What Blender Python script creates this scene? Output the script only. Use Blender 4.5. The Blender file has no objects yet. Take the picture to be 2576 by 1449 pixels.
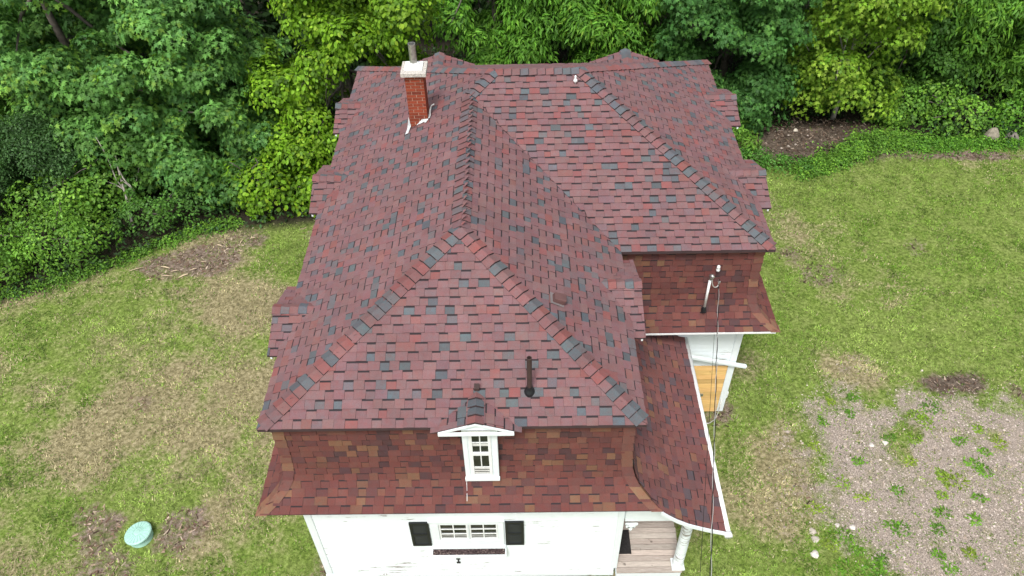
import bpy, math, random
import numpy as np
from mathutils import Matrix, Vector

SC = bpy.context.scene
COL = SC.collection
rng = random.Random(7)
nrg = np.random.default_rng(11)

# ------------------------------------------------------------------ camera
CAM = np.array([3.9634, -6.8609, 14.4966])
PITCH, ROLL, YAW, FPX = 0.7699, -0.0279, 0.0186, 1970.32
cp, sp, cy_, sy_ = math.cos(PITCH), math.sin(PITCH), math.cos(YAW), math.sin(YAW)
FW = np.array([-sy_ * cp, cy_ * cp, -sp])
RT = np.array([cy_, sy_, 0.0])
UP = np.cross(RT, FW)
cr, sr = math.cos(ROLL), math.sin(ROLL)
RT, UP = cr * RT + sr * UP, cr * UP - sr * RT
cam_d = bpy.data.cameras.new("camera")
cam_d.sensor_width = 36
cam_d.lens = FPX / 2576 * 36
cam_d.clip_start = 0.1
cam_d.clip_end = 2000
cam = bpy.data.objects.new("camera", cam_d)
COL.objects.link(cam)
cam.matrix_world = Matrix(((RT[0], UP[0], -FW[0], CAM[0]), (RT[1], UP[1], -FW[1], CAM[1]),
                           (RT[2], UP[2], -FW[2], CAM[2]), (0, 0, 0, 1)))
SC.camera = cam

# ------------------------------------------------------------------ world, sun, exposure (overcast)
SUN_EL, SUN_AZ = 60, 196          # azimuth from +Y, clockwise
w = bpy.data.worlds.new("World")
SC.world = w
w.use_nodes = True
nt = w.node_tree
bg = nt.nodes["Background"]
sky = nt.nodes.new("ShaderNodeTexSky")
sky.sky_type = 'NISHITA'
sky.sun_disc = False
sky.sun_elevation = math.radians(SUN_EL)
sky.sun_rotation = math.radians(SUN_AZ)
sky.dust_density = 4.0
hs = nt.nodes.new("ShaderNodeHueSaturation")
hs.inputs['Saturation'].default_value = 0.25
nt.links.new(sky.outputs[0], hs.inputs['Color'])
nt.links.new(hs.outputs[0], bg.inputs[0])
bg.inputs[1].default_value = 0.095
sd = bpy.data.lights.new("sun", 'SUN')
sd.energy = 1.5
sd.angle = math.radians(14)
sd.color = (1.0, 0.97, 0.93)
sun = bpy.data.objects.new("sun", sd)
COL.objects.link(sun)
az, el = math.radians(SUN_AZ), math.radians(SUN_EL)
to_sun = Vector((math.sin(az) * math.cos(el), math.cos(az) * math.cos(el), math.sin(el)))
sun.rotation_euler = to_sun.to_track_quat('Z', 'Y').to_euler()
SC.view_settings.view_transform = 'Standard'
SC.view_settings.look = 'None'
SC.view_settings.gamma = 1
SC.view_settings.exposure = 0.97
SC.view_settings.use_curve_mapping = False
SC.cycles.max_bounces = 6
SC.cycles.transparent_max_bounces = 4


# ------------------------------------------------------------------ helpers
def project(p):
    q = np.asarray(p, float) - CAM
    z = q @ FW
    z = np.where(np.abs(z) < 1e-6, 1e-6, z)
    return 1288 + FPX * (q @ RT) / z, 724.5 - FPX * (q @ UP) / z, z


def in_view(p, m=120):
    x, y, z = project(p)
    return (z > 0) & (x > -m) & (x < 2576 + m) & (y > -m) & (y < 1449 + m)


def link(o, parent=None):
    COL.objects.link(o)
    if parent is not None:
        o.parent = parent
    return o


def tag(o, label, cat, group=None):
    o['label'] = label
    o['category'] = cat
    if group:
        o['group'] = group
    return o


def empty(name, loc=(0, 0, 0)):
    o = bpy.data.objects.new(name, None)
    o.location = loc
    o.empty_display_size = 0.2
    link(o)
    return o


class MB:
    """collects faces; verts in world coordinates"""

    def __init__(self):
        self.v, self.f, self.c = [], [], []

    def face(self, pts, col=None):
        n = len(self.v)
        self.v += [tuple(map(float, p)) for p in pts]
        self.f.append(tuple(range(n, n + len(pts))))
        self.c.append(col or (1, 1, 1, 1))

    def hexa(self, b, t, col=None):
        """b, t: four bottom and four top points, counter-clockwise from above"""
        n = len(self.v)
        self.v += [tuple(map(float, p)) for p in list(b) + list(t)]
        for f in ((3, 2, 1, 0), (4, 5, 6, 7), (0, 1, 5, 4), (1, 2, 6, 5), (2, 3, 7, 6), (3, 0, 4, 7)):
            self.f.append(tuple(n + i for i in f))
            self.c.append(col or (1, 1, 1, 1))

    def box(self, x0, x1, y0, y1, z0, z1, col=None):
        self.hexa([(x0, y0, z0), (x1, y0, z0), (x1, y1, z0), (x0, y1, z0)],
                  [(x0, y0, z1), (x1, y0, z1), (x1, y1, z1), (x0, y1, z1)], col)

    def bar(self, a, b, w, h, col=None, up=(0, 0, 1)):
        a, b = np.array(a, float), np.array(b, float)
        d = (b - a) / np.linalg.norm(b - a)
        s = np.cross(d, up)
        s /= np.linalg.norm(s)
        u = np.cross(s, d)
        s, u = s * w / 2, u * h / 2
        self.hexa([a - s - u, a + s - u, b + s - u, b - s - u], [a - s + u, a + s + u, b + s + u, b - s + u], col)

    def tube(self, pts, rad, seg=8, cap=True, col=None):
        pts = [np.array(p, float) for p in pts]
        if not hasattr(rad, '__len__'):
            rad = [rad] * len(pts)
        n0 = len(self.v)
        ref = np.array((0.3, 0.2, 1.0))
        for i, p in enumerate(pts):
            d = pts[min(i + 1, len(pts) - 1)] - pts[max(i - 1, 0)]
            d /= np.linalg.norm(d) + 1e-9
            if abs(d @ ref) > 0.97 * np.linalg.norm(ref):
                ref = np.array((1.0, 0.1, 0.0))
            s = np.cross(d, ref)
            s /= np.linalg.norm(s)
            t = np.cross(d, s)
            for k in range(seg):
                a = 2 * math.pi * k / seg
                self.v.append(tuple(p + rad[i] * (math.cos(a) * s + math.sin(a) * t)))
        for i in range(len(pts) - 1):
            for k in range(seg):
                a, b = n0 + i * seg + k, n0 + i * seg + (k + 1) % seg
                self.f.append((a, a + seg, b + seg, b))
                self.c.append(col or (1, 1, 1, 1))
        if cap:
            self.f.append(tuple(n0 + k for k in range(seg)))
            self.c.append(col or (1, 1, 1, 1))
            m = n0 + (len(pts) - 1) * seg
            self.f.append(tuple(m + k for k in reversed(range(seg))))
            self.c.append(col or (1, 1, 1, 1))

    def lathe(self, c, prof, seg=20, col=None):
        """prof: (radius, z) from bottom up, closed at both ends when radius > 0"""
        n0 = len(self.v)
        for r, z in prof:
            for k in range(seg):
                a = 2 * math.pi * k / seg
                self.v.append((c[0] + r * math.cos(a), c[1] + r * math.sin(a), c[2] + z))
        for i in range(len(prof) - 1):
            for k in range(seg):
                a, b = n0 + i * seg + k, n0 + i * seg + (k + 1) % seg
                self.f.append((a, b, b + seg, a + seg))
                self.c.append(col or (1, 1, 1, 1))
        self.f.append(tuple(n0 + k for k in reversed(range(seg))))
        m = n0 + (len(prof) - 1) * seg
        self.f.append(tuple(m + k for k in range(seg)))
        self.c += [col or (1, 1, 1, 1)] * 2

    def build(self, name, mat, parent=None, smooth=False, tint=False):
        me = bpy.data.meshes.new(name)
        me.from_pydata(self.v, [], self.f)
        if tint:
            a = me.attributes.new("tint", 'FLOAT_COLOR', 'FACE')
            a.data.foreach_set("color", np.array(self.c, np.float32).ravel())
        if smooth:
            me.polygons.foreach_set("use_smooth", [True] * len(me.polygons))
        me.materials.append(mat)
        o = bpy.data.objects.new(name, me)
        return link(o, parent)


def bevel(o, wd=0.006):
    m = o.modifiers.new("bevel", 'BEVEL')
    m.width = wd
    m.segments = 2
    m.limit_method = 'ANGLE'
    return o


def np_mesh(name, verts, tris, mat, parent=None, col=None, smooth=False):
    """verts (n,3), tris (m,3); col (n,4) per vertex"""
    me = bpy.data.meshes.new(name)
    me.vertices.add(len(verts))
    me.vertices.foreach_set("co", np.asarray(verts, np.float32).ravel())
    me.loops.add(len(tris) * 3)
    me.loops.foreach_set("vertex_index", np.asarray(tris, np.int32).ravel())
    me.polygons.add(len(tris))
    me.polygons.foreach_set("loop_start", np.arange(0, len(tris) * 3, 3, dtype=np.int32))
    if smooth:
        me.polygons.foreach_set("use_smooth", np.ones(len(tris), bool))
    if col is not None:
        a = me.attributes.new("tint", 'FLOAT_COLOR', 'POINT')
        a.data.foreach_set("color", np.asarray(col, np.float32).ravel())
    me.update(calc_edges=True)
    me.materials.append(mat)
    return link(bpy.data.objects.new(name, me), parent)


# ------------------------------------------------------------------ materials
def new_mat(name):
    m = bpy.data.materials.new(name)
    m.use_nodes = True
    return m, m.node_tree, m.node_tree.nodes["Principled BSDF"]


def N(t, typ, **kw):
    n = t.nodes.new(typ)
    for k, v in kw.items():
        if k in n.inputs:
            n.inputs[k].default_value = v
        else:
            setattr(n, k, v)
    return n


def mixc(t, fac, a, b, mode='MIX'):
    n = t.nodes.new("ShaderNodeMix")
    n.data_type = 'RGBA'
    n.blend_type = mode
    for sock, v in ((n.inputs[0], fac), (n.inputs[6], a), (n.inputs[7], b)):
        if hasattr(v, 'links'):
            t.links.new(v, sock)
        else:
            sock.default_value = v
    return n.outputs[2]


def ramp(t, src, stops):
    n = t.nodes.new("ShaderNodeValToRGB")
    e = n.color_ramp.elements
    while len(e) < len(stops):
        e.new(0.5)
    for i, (p, c) in enumerate(stops):
        e[i].position = p
        e[i].color = c if hasattr(c, '__len__') else (c, c, c, 1)
    t.links.new(src, n.inputs[0])
    return n.outputs[0]


def noise(t, scale, detail=4, rough=0.6, stretch=None):
    g = t.nodes.new("ShaderNodeNewGeometry")
    src = g.outputs['Position']
    if stretch:
        mp = t.nodes.new("ShaderNodeMapping")
        mp.inputs['Scale'].default_value = stretch
        t.links.new(src, mp.inputs[0])
        src = mp.outputs[0]
    n = N(t, "ShaderNodeTexNoise", Scale=scale, Detail=detail, Roughness=rough)
    t.links.new(src, n.inputs['Vector'])
    return n.outputs['Fac']


def bump(t, bs, h, strength=0.3, dist=0.01):
    b = N(t, "ShaderNodeBump", Strength=strength, Distance=dist)
    t.links.new(h, b.inputs['Height'])
    t.links.new(b.outputs[0], bs.inputs['Normal'])


def C4(r, g, b):
    return (r, g, b, 1)


def mat_simple(name, col, rough=0.6, var=0.15, scale=6, metallic=0, bmp=0.15, spec=0.4):
    m, t, b = new_mat(name)
    f = noise(t, scale)
    lo = [c * (1 - var) for c in col] + [1]
    hi = [min(1, c * (1 + var)) for c in col] + [1]
    t.links.new(ramp(t, f, [(0.3, lo), (0.7, hi)]), b.inputs['Base Color'])
    b.inputs['Roughness'].default_value = rough
    b.inputs['Metallic'].default_value = metallic
    b.inputs['Specular IOR Level'].default_value = spec
    if bmp:
        bump(t, b, noise(t, scale * 12), bmp)
    return m


def mat_shingle():
    m, t, b = new_mat("asphalt_shingle")
    a = N(t, "ShaderNodeAttribute", attribute_name="tint")
    g = noise(t, 170, 2, 0.8)
    big = noise(t, 1.3, 5, 0.7)
    mid = noise(t, 10, 5, 0.7)
    c = mixc(t, 1.0, a.outputs['Color'], ramp(t, g, [(0.3, 0.72), (0.72, 1.35)]), 'MULTIPLY')
    c = mixc(t, 1.0, c, ramp(t, mid, [(0.28, C4(1.10, 0.86, 0.84)), (0.72, C4(0.92, 1.12, 1.14))]), 'MULTIPLY')
    c = mixc(t, 1.0, c, ramp(t, big, [(0.3, 0.86), (0.7, 1.12)]), 'MULTIPLY')
    t.links.new(c, b.inputs['Base Color'])
    b.inputs['Roughness'].default_value = 0.85
    b.inputs['Specular IOR Level'].default_value = 0.35
    bump(t, b, g, 0.35, 0.004)
    return m


def mat_paint(name, peel=0.6, lowz=None):
    """white paint, flaking in long flecks down to grey wood"""
    m, t, b = new_mat(name)
    n1 = noise(t, 3.2, 6, 0.72, (0.55, 0.55, 7.0))
    n2 = noise(t, 1.1, 4, 0.6)
    mm = N(t, "ShaderNodeMath", operation='MULTIPLY')
    t.links.new(n1, mm.inputs[0])
    s = N(t, "ShaderNodeMath", operation='ADD')
    t.links.new(n2, s.inputs[0])
    s.inputs[1].default_value = 0.45
    src = s.outputs[0]
    if lowz is not None:
        g = t.nodes.new("ShaderNodeNewGeometry")
        sx = t.nodes.new("ShaderNodeSeparateXYZ")
        t.links.new(g.outputs['Position'], sx.inputs[0])
        mr = N(t, "ShaderNodeMapRange")
        t.links.new(sx.outputs['Z'], mr.inputs[0])
        for i, v in enumerate((lowz[0], lowz[1], 0.16, 0.0)):
            mr.inputs[1 + i].default_value = v
        s2 = N(t, "ShaderNodeMath", operation='ADD')
        t.links.new(src, s2.inputs[0])
        t.links.new(mr.outputs[0], s2.inputs[1])
        src = s2.outputs[0]
    t.links.new(src, mm.inputs[1])
    fl = ramp(t, mm.outputs[0], [(peel, 0.0), (peel + 0.035, 1.0)])
    dirt = ramp(t, noise(t, 5, 6, 0.7), [(0.35, C4(0.74, 0.80, 0.82)), (0.65, C4(0.79, 0.85, 0.87))])
    wood = ramp(t, noise(t, 30, 4, 0.6, (1, 1, 8)), [(0.3, C4(0.16, 0.14, 0.12)), (0.7, C4(0.34, 0.32, 0.29))])
    t.links.new(mixc(t, fl, dirt, wood), b.inputs['Base Color'])
    b.inputs['Roughness'].default_value = 0.55
    b.inputs['Specular IOR Level'].default_value = 0.3
    bump(t, b, n1, 0.12, 0.01)
    return m


def mat_wood(name, lo, hi, knots, stretch, scale=9, gloss=0.6):
    m, t, b = new_mat(name)
    a = N(t, "ShaderNodeAttribute", attribute_name="tint")
    f = noise(t, scale, 6, 0.65, stretch)
    c = ramp(t, f, [(0.3, lo), (0.7, hi)])
    k = noise(t, 7.0, 2, 0.4, tuple(0.4 + 0.6 * min(1, s) for s in stretch))
    c = mixc(t, ramp(t, k, [(0.70, 0.0), (0.76, 0.8)]), c, knots)
    c = mixc(t, 1.0, c, a.outputs['Color'], 'MULTIPLY')
    t.links.new(c, b.inputs['Base Color'])
    b.inputs['Roughness'].default_value = gloss
    b.inputs['Specular IOR Level'].default_value = 0.3
    bump(t, b, f, 0.2, 0.004)
    return m


def mat_leaf(name, transl=0.35, rough=0.5, spec=0.35):
    m, t, b = new_mat(name)
    a = N(t, "ShaderNodeAttribute", attribute_name="tint")
    f = noise(t, 2.2, 3, 0.6)
    c = mixc(t, 1.0, a.outputs['Color'], ramp(t, f, [(0.3, 0.8), (0.7, 1.2)]), 'MULTIPLY')
    t.links.new(c, b.inputs['Base Color'])
    b.inputs['Roughness'].default_value = rough
    b.inputs['Specular IOR Level'].default_value = spec
    tr = t.nodes.new("ShaderNodeBsdfTranslucent")
    yl = mixc(t, 1.0, c, C4(1.25, 1.35, 0.5), 'MULTIPLY')
    t.links.new(yl, tr.inputs[0])
    mx = t.nodes.new("ShaderNodeMixShader")
    mx.inputs[0].default_value = transl
    t.links.new(b.outputs[0], mx.inputs[1])
    t.links.new(tr.outputs[0], mx.inputs[2])
    t.links.new(mx.outputs[0], t.nodes["Material Output"].inputs[0])
    return m


def mat_tint(name, rough=0.8, spec=0.3, grain=60, gv=0.35):
    m, t, b = new_mat(name)
    a = N(t, "ShaderNodeAttribute", attribute_name="tint")
    c = mixc(t, 1.0, a.outputs['Color'], ramp(t, noise(t, grain, 4, 0.7), [(0.3, 1 - gv), (0.7, 1 + gv)]), 'MULTIPLY')
    t.links.new(c, b.inputs['Base Color'])
    b.inputs['Roughness'].default_value = rough
    b.inputs['Specular IOR Level'].default_value = spec
    bump(t, b, noise(t, grain, 4, 0.7), 0.3, 0.006)
    return m


def mat_ground():
    """tint holds the ground colour worked out per point, broken up by fine noise"""
    m, t, b = new_mat("ground")
    k = N(t, "ShaderNodeAttribute", attribute_name="kind")      # R dry, G soil, B gravel
    sp_ = t.nodes.new("ShaderNodeSeparateColor")
    t.links.new(k.outputs['Color'], sp_.inputs[0])
    n1, n2, n3 = noise(t, 2.4, 6, 0.72), noise(t, 11, 7, 0.78), noise(t, 75, 3, 0.7)

    def sharpen(src, nz, amt=0.9, lo=0.42, hi=0.62):
        s = N(t, "ShaderNodeMath", operation='MULTIPLY_ADD')
        t.links.new(nz, s.inputs[0])
        s.inputs[1].default_value = amt
        t.links.new(src, s.inputs[2])
        s2 = N(t, "ShaderNodeMath", operation='SUBTRACT')
        t.links.new(s.outputs[0], s2.inputs[0])
        s2.inputs[1].default_value = amt / 2
        return ramp(t, s2.outputs[0], [(lo, 0.0), (hi, 1.0)])
    green = ramp(t, n2, [(0.34, C4(0.038, 0.066, 0.012)), (0.5, C4(0.135, 0.205, 0.032)), (0.66, C4(0.27, 0.36, 0.09))])
    green = mixc(t, ramp(t, n1, [(0.35, 0.0), (0.7, 1.0)]), green, ramp(t, n2, [(0.34, C4(0.08, 0.105, 0.02)), (0.66, C4(0.31, 0.37, 0.12))]))
    dry = ramp(t, n2, [(0.34, C4(0.085, 0.075, 0.035)), (0.5, C4(0.26, 0.225, 0.12)), (0.66, C4(0.46, 0.40, 0.25))])
    soil = ramp(t, n2, [(0.34, C4(0.075, 0.052, 0.040)), (0.5, C4(0.18, 0.135, 0.105)), (0.68, C4(0.36, 0.29, 0.24))])
    grav = ramp(t, n3, [(0.25, C4(0.11, 0.092, 0.075)), (0.5, C4(0.30, 0.25, 0.21)), (0.78, C4(0.54, 0.47, 0.41))])
    thin = ramp(t, n2, [(0.36, C4(0.085, 0.10, 0.03)), (0.62, C4(0.30, 0.28, 0.15))])
    grav = mixc(t, ramp(t, noise(t, 1.7, 6, 0.75), [(0.50, 0.0), (0.62, 0.62)]), grav, thin)
    nn = N(t, "ShaderNodeMath", operation='ADD')
    t.links.new(n2, nn.inputs[0])
    t.links.new(n1, nn.inputs[1])
    hv = N(t, "ShaderNodeMath", operation='MULTIPLY')
    t.links.new(nn.outputs[0], hv.inputs[0])
    hv.inputs[1].default_value = 0.5
    c = mixc(t, sharpen(sp_.outputs[0], hv.outputs[0], 2.2, 0.3, 0.75), green, dry)
    c = mixc(t, sharpen(sp_.outputs[2], hv.outputs[0], 2.4, 0.3, 0.66), c, grav)
    c = mixc(t, sharpen(sp_.outputs[1], hv.outputs[0], 1.9, 0.36, 0.68), c, soil)
    c = mixc(t, 1.0, c, ramp(t, n3, [(0.28, 0.55), (0.72, 1.4)]), 'MULTIPLY')
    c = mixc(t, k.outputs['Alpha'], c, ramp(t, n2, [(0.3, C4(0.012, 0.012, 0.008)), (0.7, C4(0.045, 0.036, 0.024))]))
    t.links.new(c, b.inputs['Base Color'])
    b.inputs['Roughness'].default_value = 0.95
    b.inputs['Specular IOR Level'].default_value = 0.15
    bump(t, b, n2, 0.8, 0.05)
    return m


M_SH = mat_shingle()
M_PAINT = mat_paint("white_paint_clapboard", 0.63, (0.1, 0.6))
M_PAINT_REAR = mat_paint("white_paint_flaking", 0.565)
M_TRIM = mat_paint("white_paint_trim", 0.68, (0.0, 0.6))
M_POST = mat_paint("white_paint_post", 0.50, (0.2, 1.4))
M_PINE = mat_wood("new_pine", C4(0.62, 0.37, 0.13), C4(0.80, 0.54, 0.24), C4(0.20, 0.09, 0.03), (0.6, 1, 9))
M_DECK = mat_wood("weathered_deck", C4(0.32, 0.275, 0.24), C4(0.56, 0.50, 0.45), C4(0.10, 0.08, 0.07), (0.7, 9, 1))
M_BLACK = mat_simple("black_paint", (0.012, 0.014, 0.016), 0.45)
M_BLACKP = mat_simple("black_panel", (0.022, 0.026, 0.032), 0.5)
M_SOIL = mat_tint("potting_soil", 0.95, 0.1, 40, 0.6)
M_IRON = mat_simple("black_iron", (0.02, 0.02, 0.02), 0.6)
M_RUBBER = mat_simple("black_rubber", (0.018, 0.016, 0.016), 0.75, 0.4, 30)
M_GALV = mat_simple("galvanised_steel", (0.52, 0.52, 0.50), 0.38, 0.25, 20, 0.85)
M_WMETAL = mat_simple("white_metal", (0.80, 0.82, 0.82), 0.35, 0.06, 10)
M_BROWNM = mat_simple("brown_vent_plastic", (0.055, 0.035, 0.032), 0.5)
M_REDM = mat_simple("red_brown_vent", (0.11, 0.055, 0.052), 0.6)
M_CONC = mat_simple("pebbled_concrete", (0.50, 0.47, 0.43), 0.9, 0.5, 45, 0, 0.6)
M_MORTAR = mat_simple("mortar", (0.50, 0.40, 0.31), 0.95, 0.25, 30)
M_BRICK = mat_tint("red_brick", 0.85, 0.2, 45, 0.3)
M_SEPTIC = mat_simple("green_plastic", (0.36, 0.60, 0.52), 0.5, 0.1, 8)
M_ROCK = mat_tint("pale_rock", 0.9, 0.2, 14, 0.3)
M_BARK = mat_simple("bark", (0.13, 0.11, 0.095), 0.9, 0.45, 9, 0, 0.6)
M_BARKP = mat_simple("pale_bark", (0.36, 0.33, 0.29), 0.9, 0.35, 9, 0, 0.5)
M_LEAF = mat_leaf("leaf", 0.32, 0.55, 0.22)
M_LEAFG = mat_leaf("glossy_leaf", 0.28, 0.5, 0.26)
M_GRASS = mat_leaf("grass_blade", 0.25, 0.6, 0.2)
M_GROUND = mat_ground()
M_DECKROOF = mat_simple("roof_underlay", (0.055, 0.032, 0.034), 0.9)
M_CHIP = mat_tint("wood_chip", 0.9, 0.2, 40, 0.3)
M_CABLE = mat_simple("cable_black", (0.012, 0.012, 0.012), 0.5)
M_WIRE = mat_simple("bare_aluminium_wire", (0.62, 0.62, 0.60), 0.4, 0.1, 30, 0.5)
M_CURTAIN = mat_simple("white_blind", (0.62, 0.62, 0.60), 0.8, 0.12, 14)


def mat_glass():
    m, t, b = new_mat("dark_window_glass")
    t.links.new(ramp(t, noise(t, 4, 4), [(0.35, C4(0.010, 0.011, 0.012)), (0.7, C4(0.035, 0.036, 0.036))]), b.inputs['Base Color'])
    b.inputs['Roughness'].default_value = 0.06
    b.inputs['Specular IOR Level'].default_value = 0.5
    return m


M_GLASS = mat_glass()

# ------------------------------------------------------------------ dimensions of the house (metres)
W, Y1, X2, Y2, ZE = 5.765, 3.83, 8.576, 10.838, 5.0
RX, ZR, HR = 2.982, 1.472, 1.713            # ridge of the front block, its height, height of the rear ridge
GY, HY = 2.825, 6.925
IX, JX, YR = 3.47, 5.156, 7.431
WI = 0.146                                  # outer face of the walls behind the upper eave


def zroof_left(x): return ZE + ZR / RX * x
def zroof_front(y): return ZE + ZR / GY * y


# ------------------------------------------------------------------ smooth random fields for the ground
def lattice(seed, n=128):
    return np.random.default_rng(seed).random((n, n))


def vnoise(x, y, s, seed):
    L = lattice(seed)
    u, v = x / s + 500, y / s + 500
    i, j = np.floor(u).astype(int), np.floor(v).astype(int)
    fu, fv = u - i, v - j
    fu, fv = fu * fu * (3 - 2 * fu), fv * fv * (3 - 2 * fv)
    g = lambda a, b: L[a % 128, b % 128]
    return (g(i, j) * (1 - fu) + g(i + 1, j) * fu) * (1 - fv) + (g(i, j + 1) * (1 - fu) + g(i + 1, j + 1) * fu) * fv


def fbm(x, y, s, seed):
    return sum(vnoise(x, y, s / 2 ** k, seed + k) * 0.5 ** (k + 1) for k in range(4)) / 0.9375


def blob(x, y, cx, cy, rx, ry, soft=0.5):
    d = np.sqrt(((x - cx) / rx) ** 2 + ((y - cy) / ry) ** 2) + 1.1 * (fbm(x, y, 0.9, 91) - 0.5) + .5 * (fbm(x, y, .3, 17) - .5)
    return np.clip((1 - d) / soft + 0.5, 0, 1)


EDGE = np.array([(-60, 2.0), (-16, 6.0), (-9.93, 7.84), (-8.58, 8.42), (-6.89, 9.51), (-5.62, 10.5), (-3.1, 10.75), (-1.8, 11.0),
                 (2, 13.6), (8, 14.5), (10.97, 14.9), (16.2, 15.2), (18.3, 14.4), (19.9, 14.2), (26, 14.0), (60, 13)])
GRAV = np.array([(9.9, -9.0), (9.9, 0.05), (10.1, 1.75), (10.1, 3.0), (10.5, 4.2), (11.7, 4.8), (13.6, 4.5), (15.0, 4.3), (16.0, 3.2), (16.5, 0), (16.5, -9)])


def poly_sd(x, y, P):
    """signed distance to a polygon, inside positive"""
    best = np.full(x.shape, 1e9)
    ins = np.zeros(x.shape, bool)
    for k in range(len(P)):
        a, b = P[k], P[(k + 1) % len(P)]
        e = b - a
        t = np.clip(((x - a[0]) * e[0] + (y - a[1]) * e[1]) / (e @ e), 0, 1)
        best = np.minimum(best, np.hypot(x - a[0] - t * e[0], y - a[1] - t * e[1]))
        c = ((a[1] > y) != (b[1] > y)) & (x < (b[0] - a[0]) * (y - a[1]) / (b[1] - a[1] + 1e-12) + a[0])
        ins ^= c
    return np.where(ins, best, -best)


def ground_fields(x, y):
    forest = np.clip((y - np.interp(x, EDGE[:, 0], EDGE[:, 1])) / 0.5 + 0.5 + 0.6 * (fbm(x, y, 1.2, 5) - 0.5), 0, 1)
    n1, n2 = fbm(x, y, 2.6, 21), fbm(x, y, 0.8, 33)
    left = x < 3
    dry = np.where(left, 0.47, 0.22) + 1.5 * (n1 - 0.5) + 0.8 * (n2 - 0.5)
    for cx, cy, rx, ry, a in ((-4.6, 4.2, 2.3, 1.7, .28), (-1.6, 1.6, 1.3, 1.2, .2), (-5.2, 4.3, 1.3, .9, .4), (-6.0, 2.9, 1.0, .8, .4), (-3.9, 7.7, 1.6, .7, .25), (-2.4, 2.3, 1.2, 1.2, .2), (-3.2, 5.3, 1.0, .6, .2),
                              (-5.7, 0.4, .9, .6, .4), (11.0, 5.3, 1.2, .8, .35), (9.6, 3.0, .8, .9, .5), (9.3, 1.4, .7, 1.3, .4), (12.6, 5.0, 1.6, .5, .4), (9.0, 5.2, .6, .6, .2)):
        dry = dry + a * blob(x, y, cx, cy, rx, ry, 0.9)
    for cx, cy, rx, ry, a in ((-8.3, 6.6, 1.6, 1.5, .45), (-1.2, 8.2, 1.4, 1.6, .35), (-0.7, 0.6, .9, .9, .3), (16.3, 9, 4.5, 3.2, .28), (13.4, 6.3, 1.6, 1.2, .3), (10.4, 4.9, .7, .5, .3),
                              (9.1, 3.7, .5, .6, .4), (16, 12.3, 4, 1.2, .25), (10.6, 7.0, 1.2, 1.2, .3), (-2.7, 5.9, .9, .6, .3), (8.9, .3, .5, .8, .2)):
        dry = dry - a * blob(x, y, cx, cy, rx, ry, 0.9)
    soil = np.zeros(x.shape)
    for cx, cy, rx, ry, a in ((-5.2, 9.35, 1.45, .8, .68), (-4.0, 10.2, .9, .5, .56), (-4.85, 1.2, .6, .6, .64), (-3.0, 1.25, .55, .7, .62), (-4.3, 0.35, .8, .45, .55), (-5.7, -.1, .6, .4, .5),
                              (13.5, 14.7, 3.0, 1.15, 1.), (14.15, 4.72, .75, .38, .85), (15.35, 4.4, .25, .6, .6), (11.9, 8.5, .8, .6, .52), (11.4, 9.3, .5, .4, .5), (14.9, 9.5, .4, .4, .5), (17.9, 13.8, 2.0, .3, .7),
                              (-4.9, 4.4, .35, .3, .5), (9.8, 1.9, .3, .4, .45), (-1.0, 10.6, 1.4, .5, .55)):
        soil = np.maximum(soil, a * blob(x, y, cx, cy, rx, ry, 0.7))
    wall = np.maximum.reduce([np.where((x > -.25) & (x < 7.0), 1 - np.abs(y + .02) / .3, 0), np.where((y > 0) & (y < 11), 1 - np.abs(x + .02) / .35, 0),
                              np.where((y > 3.8) & (y < 11), 1 - np.abs(x - 8.55) / .35, 0), np.where((x > 6.8) & (x < 8.6), 1 - np.abs(y - 3.8) / .4, 0)])
    soil = np.maximum(soil, 0.62 * np.clip(wall + 0.2, 0, 1))
    grav = np.clip(poly_sd(x, y, GRAV) / 1.7 + 0.5 + 1.5 * (n1 - 0.5) + 1.1 * (n2 - 0.5) + .5 * (fbm(x, y, .3, 63) - .5), 0, 1)
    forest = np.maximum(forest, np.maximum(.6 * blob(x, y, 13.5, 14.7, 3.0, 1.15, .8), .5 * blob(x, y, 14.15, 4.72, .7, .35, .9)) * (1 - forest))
    weedy = fbm(x, y, 1.1, 57)
    grav = grav * np.clip(1.3 - 1.6 * np.clip(weedy - 0.49, 0, 1) * 4, 0.15, 1)
    grav *= (1 - forest)
    return np.clip(dry, 0, 1), np.clip(soil, 0, 1), np.clip(grav, 0, 1), forest


def ground_z(x, y):
    z = 0.03 * (fbm(x, y, 3.0, 71) - 0.5)
    z = z * np.clip((np.hypot(x - 4, y - 5) - 7) / 2, 0.2, 1)
    z = z + 0.32 * np.clip(1 - ((x - 13.6) / 3.0) ** 2 - ((y - 15.0) / 1.3) ** 2, 0, 1)
    far = np.clip((np.hypot(x - 4, y) - 60) / 300, 0, 1)
    return z - 0.02 + far * 3 * (fbm(x, y, 90, 13) - 0.5)


# ground: one sheet, fine where the camera looks, out to the horizon
gx = np.concatenate([np.linspace(-700, -24, 18)[:-1], np.arange(-24, 32, 0.2), np.linspace(32, 700, 18)])
gy = np.concatenate([np.linspace(-700, -8, 18)[:-1], np.arange(-8, 34, 0.2), np.linspace(34, 700, 18)])
GX, GY_ = np.meshgrid(gx, gy)
vx, vy = GX.ravel(), GY_.ravel()
gv = np.stack([vx, vy, ground_z(vx, vy)], 1)
nx, ny = len(gx), len(gy)
i0 = (np.arange(ny - 1)[:, None] * nx + np.arange(nx - 1)[None]).ravel()
gt = np.concatenate([np.stack([i0, i0 + 1, i0 + nx + 1], 1), np.stack([i0, i0 + nx + 1, i0 + nx], 1)])
dry, soil, grav, forest = ground_fields(vx, vy)
lawn = np_mesh("ground", gv, gt, M_GROUND, smooth=True)
a = lawn.data.attributes.new("kind", 'FLOAT_COLOR', 'POINT')
a.data.foreach_set("color", np.stack([dry, soil, grav, forest], 1).astype(np.float32).ravel())
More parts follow.
